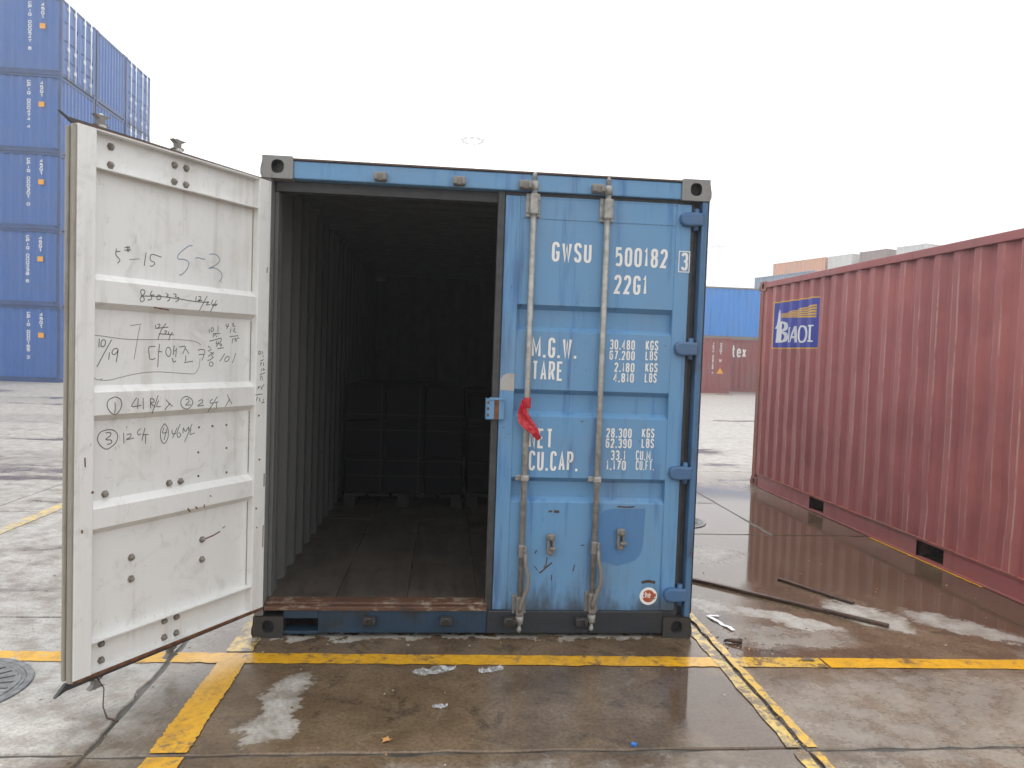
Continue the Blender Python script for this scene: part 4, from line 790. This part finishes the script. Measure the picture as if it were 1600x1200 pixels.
# ================================================================== RED CONTAINER on the right
RL = 6.058; RY = -.953; RXp = 4.952
red = thing('shipping_container', 'rust-red corrugated container with blue lighthouse logo at the right edge', 'container', (RXp, RY, 0), 0, 'containers in the yard')
g = NT('scuffed_red_ridges'); p = g.pos(); x, y, z = g.xyz(p)[:3]
PIT = (RL-.26)/round((RL-.26)/.229)
n1 = g.noise(p, 1.7, 5, .62); st = g.noise(g.vmul(p, (14, 14, .9)), 1, 4, .65); n3 = g.noise(g.vmul(p, (20, 20, 5)), 1, 5, .7)
c = g.mix(g.ramp(n1, .35, .7), (.42,.132,.120), (.33,.102,.092)); c = g.mix(g.math('MULTIPLY', g.ramp(st, .5, .75), .4), c, (.20,.050,.047))
ph = g.math('FRACT', g.math('DIVIDE', g.math('SUBTRACT', y, RY+.13), PIT))
e1 = g.ramp(g.math('ABSOLUTE', g.math('SUBTRACT', ph, .02)), .0, .05, 1, 0); e2 = g.ramp(g.math('ABSOLUTE', g.math('SUBTRACT', ph, .74)), .0, .05, 1, 0)
ed = g.math('MAXIMUM', e1, e2); zz = g.ramp(g.noise(g.vmul(p, (1, 1.2, .5)), 2.3, 4, .6), .42, .6)
sc = g.math('MULTIPLY', g.math('MULTIPLY', ed, g.ramp(n3, .36, .54)), g.math('ADD', .35, zz), clamp=True)
c = g.mix(g.math('MULTIPLY', sc, .8), c, (.50,.31,.25))
c = g.mix(g.math('MULTIPLY', g.ramp(n3, .64, .70), g.math('MULTIPLY', zz, .7)), c, (.17,.06,.025))
M['red_side'] = g.out(c, g.ramp(n3, .3, .7, .36, .56), g.bump(g.noise(p, 9, 4), .25, .012))
DN = [(1.95,1.25,.16,.30,.016),(1.72,.62,.14,.22,.018),(2.35,.95,.12,.45,.010),(2.75,1.5,.20,.25,.009),(3.3,.7,.16,.35,.010),(2.15,1.9,.25,.20,.008),(3.8,1.1,.15,.5,.007),(1.3,1.0,.3,.4,.012),(2.55,.40,.12,.12,.014)]
def dents(s_, z):       # knocks in the side, none near the logo
    return sum(a_*math.exp(-((s_-cy)/ry)**2-((z-cz)/rz)**2) for cy, cz, ry, rz, a_ in DN)+.0015*math.sin(s_*3.1+z*1.7)*(s_ < 4.0)
simple_container(red, RL, M['red_side'], M['red'], pitch=.229, dep=.034, sl=.24, dent=dents, pockets=[(2.36,2.70),(4.23,4.535)], det=True, mfit=M['red_rust'], mpost=M['red_rust'], mi=M['red'])
bm = bmesh.new(); rr = random.Random(5)
for i in range(36): a = .2+i*.157; box(bm, (-.002, a, .166), (.016+.012*rr.random(), a+.150, .170+.005*rr.random()), 0)
link('rust_edge', bm, M['red_rust'], red)
pr_red = profile(RL-.2, .229, .034, .03, .03, .24)
def conform(name, build, off, m, parent):
    """flat (s, z) drawing bent over the corrugated side of the red container"""
    bm = bmesh.new(); build(bm)
    for s_, d in pr_red:
        if 4.3 < s_ < 5.8: bmesh.ops.bisect_plane(bm, geom=bm.verts[:]+bm.edges[:]+bm.faces[:], plane_co=(0, s_, 0), plane_no=(0, 1, 0))
    for v in bm.verts: v.co.x = .018+pdepth(pr_red, v.co.y)-off
    for f in bm.faces:
        f.normal_update()
        if f.normal.x > 0: f.normal_flip()
    o = link(name, bm, m, parent); o.location = (0, .1, 0); return o
LS, LE, LZ0, LZ1 = 4.715-RY-.1, 3.592-RY-.1, 1.748, 2.316      # far (left in view) and near (right in view) edges, bottom, top
def uv(u, v): return (0, LS+(LE-LS)*u, LZ0+(LZ1-LZ0)*v)
def poly(bm, pts): bm.faces.new([bm.verts.new(uv(*q)) for q in pts])
conform('logo_border', lambda bm: poly(bm, [(0,0),(1,0),(1,1),(0,1)]), .0015, M['logo_yellow'], red)
conform('logo_panel', lambda bm: poly(bm, [(.022,.024),(.978,.024),(.978,.976),(.022,.976)]), .0025, M['logo_blue'], red)
def beams(bm):
    for k in range(5):
        f0, f1 = k/5, (k+.68)/5; poly(bm, [(.20,.655+.085*f0),(.90,.60+.27*f0),(.90,.60+.27*f1),(.20,.655+.085*f1)])
conform('logo_beam', beams, .0035, M['logo_yellow'], red)
def lhouse(bm):     # lighthouse: lamp, lantern room, gallery, tapering tower that runs into the B
    poly(bm, [(.070,.64),(.074,.76),(.086,.82),(.096,.84),(.108,.80),(.185,.72),(.188,.64)]); poly(bm, [(.060,.50),(.070,.64),(.188,.64),(.188,.50)]); poly(bm, [(.042,.43),(.060,.50),(.188,.50),(.188,.43)]); poly(bm, [(.056,.13),(.064,.43),(.188,.43),(.188,.13)])
conform('logo_lighthouse', lhouse, .0035, M['letter'], red)
SL = .0
def letters(bm):
    def q(pts): poly(bm, [(u+SL*(v-.13)*.35, v) for u, v in pts])
    def ringp(cx, cz, ru, rv, iu, iv, a0=0, a1=360, n=22):
        for k in range(n):
            t0, t1 = R_(a0+(a1-a0)*k/n), R_(a0+(a1-a0)*(k+1)/n)
            q([(cx+ru*math.cos(t0), cz+rv*math.sin(t0)), (cx+ru*math.cos(t1), cz+rv*math.sin(t1)), (cx+iu*math.cos(t1), cz+iv*math.sin(t1)), (cx+iu*math.cos(t0), cz+iv*math.sin(t0))])
    # B
    q([(.188,.13),(.228,.13),(.228,.57),(.188,.57)]); ringp(.226,.465,.082,.105,.030,.068,-90,90); ringp(.226,.245,.096,.115,.036,.075,-90,90)
    # I
    q([(.388,.13),(.412,.13),(.412,.44),(.388,.44)]); q([(.380,.13),(.388,.13),(.388,.155),(.380,.155)]); q([(.412,.415),(.420,.415),(.420,.44),(.412,.44)])
    # A
    q([(.420,.13),(.438,.13),(.482,.42),(.470,.46)]); q([(.480,.13),(.526,.13),(.500,.46),(.470,.46)]); q([(.447,.215),(.488,.215),(.488,.255),(.453,.255)])
    # O
    ringp(.663,.29,.071,.175,.032,.140)
    # I
    q([(.822,.13),(.858,.13),(.858,.46),(.822,.46)]); q([(.800,.13),(.822,.13),(.822,.16),(.800,.16)]); q([(.858,.13),(.880,.13),(.880,.16),(.858,.16)]); q([(.800,.43),(.822,.43),(.822,.46),(.800,.46)]); q([(.858,.43),(.880,.43),(.880,.46),(.858,.46)])
conform('logo_lettering', letters, .0045, M['letter'], red)

# ================================================================== STACK far left (three rows, five tiers)
SY, SXR = 22.55, -12.2; SL_ = 12.192
tiername = ['bottom', 'second', 'middle', 'fourth', 'top']; rowname = ['nearest', 'middle', 'rearmost']
kinds = {}; todo = []
def stack_mark(root, code):
    # vertical lettering and orange tag near the right end of the long side facing the camera (local x=0 side, local y ~ 1)
    def put(s_, y, z, h):
        bm = bmesh.new()
        for k, c in enumerate(s_):
            if c != ' ': text(bm, c, -.055, z-k*h*1.18, .11, h, lambda u, v, t: (.0165-t, y-u, v), sw=.22)
        for f in bm.faces:
            f.normal_update()
            if f.normal.x > 0: f.normal_flip()
        link('lettering', bm, M['letter'], root)
    put(code, 1.03, 2.28, .105); put('45G1', .62, 2.25, .115)
    bm = bmesh.new(); box(bm, (.010, .535, 1.52), (.0165, .715, 1.69), 0); link('orange_tag', bm, M['tag_orange'], root)
for row in range(3):
    for tier in range(5):
        dk = 'doors' if (tier == 4 and row in (0, 2)) or (tier == 3 and row == 2) else 'blind'
        key = (dk, row == 0)
        lab = {(0,4): 'topmost navy container in the corner stack at far left, white rods on its door end'}.get((row, tier), '%s navy container of the %s row in the tall stack at far left' % (tiername[tier], rowname[row]))
        if key not in kinds:
            t = thing('shipping_container', lab, 'container', group='navy containers stacked at far left')
            simple_container(t, SL_, M['navy'], M['navy_dk'], pitch=.30, end_doors={'near': dk})
            kinds[key] = t
        else: t = copy_tree(kinds[key])
        if row == 0: todo.append((t, 'CPIG 000%d%d%d %d' % (tier+1, (tier*7+6) % 10, (tier*3+5) % 10, (tier*4+2) % 10)))
        t['label'] = lab; t['group'] = 'navy containers stacked at far left'
        # local y runs away from the right end: rotate so the long side x=0 faces the camera
        t.rotation_euler = (0, 0, R_(90)); t.location = (SXR+rs.uniform(-.03,.03)+0, SY+row*2.52, tier*2.591)
for t, code in todo: stack_mark(t, code)

# ================================================================== FAR CONTAINERS on the right
def far(lab, L_, m, mr, loc, rz, doors=None, pitch=.3, group='containers in the yard'):
    t = thing('shipping_container', lab, 'container', loc, rz, group); simple_container(t, L_, m, mr, pitch=pitch, end_doors=doors); return t
a = far('red container beyond the gap, white column lettering and yellow triangle near its end', 6.058, M['red_far'], M['red_far'], (14.25, 29.5, 0), R_(90))
def col_text(root, s_, y, z, h, wd=.11):
    bm = bmesh.new()
    for k, c in enumerate(s_):
        if c != ' ': text(bm, c, -wd/2, z-k*h*1.18, wd, h, lambda u, v, t: (.0165-t, y-u, v), sw=.2)
    for f in bm.faces:
        f.normal_update()
        if f.normal.x > 0: f.normal_flip()
    link('lettering', bm, M['letter'], root)
col_text(a, 'TEXU 206158 3', .86, 2.25, .095, .09); col_text(a, '22G1', .50, 2.22, .12); col_text(a, 'W', .50, 1.45, .16, .14)
bm = bmesh.new(); prism(bm, [(-.17,0),(.17,0),(0,.27)], lambda u, v, t: (t, .50+u, .92+v), .0165, .009); link('warning_triangle', bm, M['tag_orange'], a)
b = far('darker red container beyond the gap with white tex lettering, under the bright blue one', 12.192, M['red_far'], M['red_far'], (22.0, 31.6, 0), R_(90))
bm = bmesh.new(); text(bm, 'tex', 0, 1.72, .75, .62, lambda u, v, t: (.0165-t, 22.0-15.10-u, v), sw=.2)
for f in bm.faces:
    f.normal_update()
    if f.normal.x > 0: f.normal_flip()
link('lettering', bm, M['letter'], b)
far('bright blue container stacked on the red ones beyond the gap', 12.192, M['skyblue'], M['rod_dark'], (22.2, 31.65, 2.591), R_(90))
TH = 17.8
tn = ['lowest', 'second', 'third', 'topmost']
for tier in range(4):
    far('%s of the far orange containers behind the red one' % tn[tier], 6.058, M['orange'], M['orange'], (32.0, 55.1, tier*2.591), R_(TH), {'near': 'doors'})
    far('%s of the far white container ends next to the orange stack' % tn[tier], 6.058, M['offwhite'], M['offwhite'], (32.1, 54.85, tier*2.591), R_(TH-90))
    far('%s of the far grey-brown container ends between the white ones' % tn[tier], 6.058, M['brown'], M['brown'], (33.0, 51.7, tier*2.591), R_(TH-90))
    far('%s of the far white container ends furthest right behind the red one' % tn[tier], 6.058, M['offwhite'], M['offwhite'], (34.0, 48.5, tier*2.591), R_(TH-90))
for tier in range(3):
    far('%s of the far grey-blue containers below the orange stack' % tn[[0, 1, 3][tier]], 6.058, M['greyblue'], M['greyblue'], (25.25, 43.9, tier*2.591), R_(14))

# ================================================================== LIGHT MASTS
def mast(loc, h, rad, lab):
    t = thing('light_mast', lab, 'light mast', loc, 0, 'high masts with floodlights')
    bm = bmesh.new(); tube(bm, [(0,0,-.03),(0,0,h*.5),(0,0,h)], [.22,.16,.09], 12); link('pole', bm, M['mast'], t)
    bm = bmesh.new(); n = 24; ring = [(rad*math.cos(2*math.pi*k/n), rad*math.sin(2*math.pi*k/n), h-.3) for k in range(n+1)]; tube(bm, ring, .05, 6, False)
    for k in range(4): a_ = math.pi/2*k; tube(bm, [(0,0,h-.3),(rad*math.cos(a_), rad*math.sin(a_), h-.3)], .05, 6)
    link('crown_ring', bm, M['mast'], t)
    bm = bmesh.new(); prism(bm, [(-.3,-.25),(.3,-.25),(.38,.2),(-.38,.2)], lambda u, v, w_: (w_, u, v), -.16, .16); fixn(bm); me = bpy.data.meshes.new('floodlight'); bm.to_mesh(me); bm.free(); me.materials.append(M['mast'])
    for k in range(10):
        a_ = 2*math.pi*k/10+.2; o = link('floodlight', me, [], t); o.location = (rad*math.cos(a_), rad*math.sin(a_), h-.65); o.rotation_euler = (0, R_(35), a_)
mast((4.15, 116.7, 0), 36, 1.7, 'pale floodlight mast rising far behind the blue container roof'); mast((80.9, 213.5, 0), 36, 1.7, 'fainter floodlight mast far off in the gap right of the blue container')

# ================================================================== SMALL THINGS ON THE GROUND
def manhole(cx, cy, r, lab, z=0.0):
    t = thing('manhole_cover', lab, 'manhole cover', (cx, cy, z), 0, 'round covers in the pavement')
    bm = bmesh.new(); n = 48
    for r0, r1, h in ((r-.028, r, .007),):
        R0 = [[bm.verts.new((rr_*math.cos(2*math.pi*k/n), rr_*math.sin(2*math.pi*k/n), hh)) for k in range(n)] for rr_, hh in ((r+.004, .0005), (r, h), (r0, h), (r0-.004, .0015))]
        for A_, B_ in zip(R0, R0[1:]):
            for k in range(n): bm.faces.new((A_[k], A_[(k+1)%n], B_[(k+1)%n], B_[k]))
    fixn(bm); link('frame', bm, M['iron'], t)
    bm = bmesh.new(); R1 = r-.034; vs = [bm.verts.new((R1*math.cos(2*math.pi*k/n), R1*math.sin(2*math.pi*k/n), .004)) for k in range(n)]; bm.faces.new(vs)
    for rr_ in (R1*.93, R1*.42):
        A_ = [[bm.verts.new((q*math.cos(2*math.pi*k/n), q*math.sin(2*math.pi*k/n), hh)) for k in range(n)] for q, hh in ((rr_+.008, .004), (rr_+.005, .008), (rr_-.005, .008), (rr_-.008, .004))]
        for a_, b_ in zip(A_, A_[1:]):
            for k in range(n): bm.faces.new((a_[k], a_[(k+1)%n], b_[(k+1)%n], b_[k]))
    lid = link('lid', bm, M['iron'], t)
    q = random.Random(int(cx*100)); bm = bmesh.new()
    for k in range(46):       # raised tread bars, set radially
        a_ = 2*math.pi*k/46; f0, f1 = (.50, .66) if k % 2 else (.60, .86)
        c_, s_ = math.cos(a_), math.sin(a_); px, py = -s_*.006, c_*.006; P = [(R1*f0*c_+px, R1*f0*s_+py), (R1*f1*c_+px, R1*f1*s_+py), (R1*f1*c_-px, R1*f1*s_-py), (R1*f0*c_-px, R1*f0*s_-py)]
        prism(bm, P, lambda u, v, w_: (u, v, w_), .0042, .009)
    for i in range(-3, 4):
        for j in range(-3, 4):
            u, v = i*.034, j*.034
            if math.hypot(u, v) < R1*.36: box(bm, (u-.010, v-.004, .0042), (u+.010, v+.004, .0085), 0)
    fixn(bm); link('tread', bm, M['iron'], t)
manhole(-1.18, -.59, .327, 'round cast-iron cover with raised tread at the left edge, by the yellow line')
g = NT('concrete_cover'); p, c, r, b_, d = ground_nodes(g); M['ccover'] = g.out(c, r, b_)
manhole(3.27, 2.95, .30, 'round cover in the wet pavement right of the blue container', .001)
def bar(name, pts, wd, h, lab, grp=None):
    bm = bmesh.new(); P = [Vector(p_) for p_ in pts]
    d = (P[-1]-P[0]).normalized(); nrm = Vector((-d.y, d.x, 0)); rings = []
    for i, p_ in enumerate(P):
        j = rs.gauss(0, .0015); rings.append([bm.verts.new(p_+nrm*(a_*wd/2+j)+Vector((0,0,b_))) for a_, b_ in ((-1,0),(1,0),(1,h),(-1,h))])
    for A_, B_ in zip(rings, rings[1:]):
        for k in range(4): bm.faces.new((A_[k], A_[(k+1)%4], B_[(k+1)%4], B_[k]))
    bm.faces.new(rings[0]); bm.faces.new(list(reversed(rings[-1]))); fixn(bm)
    bmesh.ops.bevel(bm, geom=[e for e in bm.edges if e.calc_face_angle(0) > .8], offset=.003, segments=1, affect='EDGES'); tag(link(name, bm, M['rust_dk'], None), lab, 'steel bar', grp)
def line(a_, b_, n, sag=0): return [(a_[0]+(b_[0]-a_[0])*k/n+rs.gauss(0, .003), a_[1]+(b_[1]-a_[1])*k/n+rs.gauss(0, .003), .002+sag*math.sin(math.pi*k/n)) for k in range(n+1)]
bar('steel_bar', line((2.47, 1.40), (3.735, .165), 14), .034, .020, 'long rusty flat bar lying on the wet ground beside the blue container', 'rusty bars on the ground')
bar('steel_bar', line((3.47, 1.10), (3.74, .575), 8), .028, .016, 'short rusty flat bar lying on the wet ground near the red container', 'rusty bars on the ground')
def film(name, cx, cy, ln, wd, ang, m, lab, cat, seed, hmax=.02):
    q = random.Random(seed); bm = bmesh.new(); nx, ny = 12, 4; G = []
    for i in range(nx+1):
        row = []; f = i/nx; ww = wd*(.25+.75*math.sin(math.pi*min(1, .12+f*.8)))*(.7+.5*q.random())
        for j in range(ny+1):
            u = (f-.5)*ln; v = (j/ny-.5)*ww; c_, s_ = math.cos(ang), math.sin(ang)
            row.append(bm.verts.new((cx+u*c_-v*s_, cy+u*s_+v*c_, .006+hmax*q.random()*(1 if 0 < j < ny else .3))))
        G.append(row)
    for i in range(nx):
        for j in range(ny): bm.faces.new((G[i][j], G[i+1][j], G[i+1][j+1], G[i][j+1]))
    return tag(link(name, bm, m, None), lab, cat, None)
film('plastic_film', .99, -.435, .22, .075, .28, M['film'], 'long crumpled clear plastic strip below the yellow line', 'plastic scrap', 1)
film('plastic_film', 1.272, -.43, .13, .05, .32, M['film'], 'small crumpled clear plastic scrap below the yellow line', 'plastic scrap', 2)
film('plastic_film', 1.02, -.80, .07, .04, .1, M['film'], 'tiny clear plastic scrap on the brown wet concrete', 'plastic scrap', 8, .012)
# torn white strip with a hooked top
bm = bmesh.new(); PL = [(2.655,.335),(2.690,.352),(2.735,.342)]
ribbon(bm, [(2.66,.335),(2.69,.352),(2.735,.340)], .022, lambda u, v, t: (u, v, .006), 0); ribbon(bm, [(2.672,.340),(2.678,.29),(2.700,.245),(2.705,.20),(2.728,.15),(2.735,.105)], .026, lambda u, v, t: (u, v, .0065+.004*math.sin(v*90)), 0)
for f in bm.faces:
    f.normal_update()
    if f.normal.z < 0: f.normal_flip()
tag(link('plastic_strip', bm, M['whitebit'], None), 'torn white plastic strip with hooked end right of the blue container', 'plastic scrap')
bm = bmesh.new(); tube(bm, [(2.62,-.055,.010),(2.66,-.070,.016),(2.705,-.095,.018)], [.006,.013,.015], 8); box(bm, (2.625,-.105,.004), (2.70,-.098,.010), .001); tag(link('scrap_bracket', bm, M['rust_dk'], None), 'small dark metal scrap on the ground by the yellow line joint', 'metal scrap')
bm = bmesh.new(); vs = [bm.verts.new(v) for v in ((2.93,-.315,.008),(3.0,-.335,.012),(3.02,-.320,.007),(2.99,-.300,.014))]; bm.faces.new(vs); tag(link('bark_chip', bm, M['rust_dk'], None), 'dark flake lying on the yellow line at right', 'debris')
bm = bmesh.new(); pts = [(0,0),(.02,.008),(.035,.002),(.03,.018),(.045,.022),(.028,.030),(.022,.045),(.012,.028),(-.006,.030),(.004,.015)]
vs = [bm.verts.new((.79+u, -1.10+v, .006+.008*((i*7) % 5)/5)) for i, (u, v) in enumerate(pts)]; bm.faces.new(vs); tag(link('dry_leaf', bm, M['leaf'], None), 'curled orange-brown leaf on the wet concrete in front', 'leaf')
bm = bmesh.new(); prism(bm, [(1.806,-1.146),(1.824,-1.150),(1.829,-1.137),(1.816,-1.126),(1.807,-1.131)], lambda u, v, t: (u, v, t), .002, .010); fixn(bm); tag(link('blue_chip', bm, M['bluechip'], None), 'small bright blue plastic chip near the slab joint', 'plastic scrap')
q = random.Random(11)        # grit and crumbs strewn over the wet slabs
bm = bmesh.new()
def crumb(x, y, r):
    vs = [bm.verts.new((x+r*math.cos(a_)*q.uniform(.6,1.2), y+r*math.sin(a_)*q.uniform(.6,1.2), .001)) for a_ in (0, 1.3, 2.5, 3.8, 5.1)]; tp = bm.verts.new((x, y, r*q.uniform(.4,.9)))
    for k in range(5): f = bm.faces.new((vs[k], vs[(k+1)%5], tp)); f.material_index = q.choice((0, 0, 1, 2))
for _ in range(520): crumb(q.uniform(-2.2, 4.8), q.uniform(-1.9, 1.6)-0, q.choice((.002,.003,.003,.004,.006,.009)))
for _ in range(160):
    t_ = q.uniform(-1.9, .2); crumb(2.53+q.gauss(0, .03), t_, q.choice((.004,.006,.008)))
for _ in range(120): crumb(2.70+q.gauss(0, .10), -.1+q.gauss(0, .10), q.choice((.003,.005,.008)))
o = link('grit', bm, [M['rust_dk'], M['leaf'], M['orange_tape_patch']], None); o['kind'] = 'stuff'; o['label'] = 'scattered grit and crumbs on the wet pavement'; o['category'] = 'grit'
# wire hanging from the open door to the ground
dvec = Vector((math.cos(R_(121.05)), -math.sin(R_(121.05)), 0)); p0 = Vector((.052, .008, 0))+dvec*.935; nv = Vector((-.857, .516, 0))*.03
bm = bmesh.new(); A_ = p0+nv+Vector((0,0,.135)); E_ = Vector((-.372,-.872,.004))
tube(bm, [A_, A_.lerp(E_, .3)+Vector((.012,.01,0)), A_.lerp(E_, .65)+Vector((.004,-.012,-.01)), E_, Vector((-.345,-.885,.004)), Vector((-.315,-.905,.005))], [.0028,.0028,.003,.004,.005,.005], 6)
tag(link('hanging_wire', bm, M['rust_dk'], None), 'thin rusty wire hanging from the open door to the ground', 'wire')
# red plastic tape tied round the first lock rod
bm = bmesh.new(); rxx, ryy = 1.452, .008
tube(bm, [(rxx, ryy, 1.292), (rxx+.001, ryy-.001, 1.318), (rxx, ryy, 1.350)], [.0205,.0225,.0200], 14, False)
cl = [(1.436,1.335,.030),(1.428,1.300,.040),(1.426,1.265,.056),(1.436,1.232,.070),(1.455,1.208,.068),(1.480,1.186,.056),(1.498,1.165,.046),(1.512,1.142,.036),(1.524,1.122,.026)]
L2 = [(a_, b_) for a_, b_, c_ in cl]; G = []; q = random.Random(4)
for i, (a_, b_, w_) in enumerate(cl):
    a0, a1 = Vector(L2[max(0, i-1)]), Vector(L2[min(len(cl)-1, i+1)]); d = (a1-a0).normalized(); nn = Vector((-d.y, d.x)); row = []
    for j in range(6):
        f = j/5-.5; row.append(bm.verts.new((a_+nn.x*w_*f, ryy-.026-.016*q.random()-(.010 if j in (1, 4) else 0), b_+nn.y*w_*f)))
    G.append(row)
for i in range(len(G)-1):
    for j in range(5): bm.faces.new((G[i][j], G[i+1][j], G[i+1][j+1], G[i][j+1]))
tag(link('plastic_tape', bm, M['redtape'], None), 'crumpled red plastic tape tied round a lock rod of the shut door', 'tape')
# red and white scrap lying far off on the left
boxo_ = boxo('litter_bag', (-4.98, 8.9, .002), (-4.55, 9.05, .05), M['redtape'], None, .02); tag(boxo_, 'small red litter on the bright wet ground far left', 'litter')

# ================================================================== HAZE
hz = bmesh.new(); box(hz, (-319, -319, -1), (319, 319, 42)); ho = link('haze', hz, [], None); ho['kind'] = 'stuff'
hm = bpy.data.materials.new('haze_air'); hm.use_nodes = True; hm.node_tree.nodes.clear()
pv = hm.node_tree.nodes.new('ShaderNodeVolumePrincipled'); pv.inputs['Color'].default_value = (.96,.97,1,1); pv.inputs['Density'].default_value = .004; pv.inputs['Anisotropy'].default_value = .45
hou = hm.node_tree.nodes.new('ShaderNodeOutputMaterial'); hm.node_tree.links.new(pv.outputs[0], hou.inputs['Volume']); ho.data.materials.append(hm)
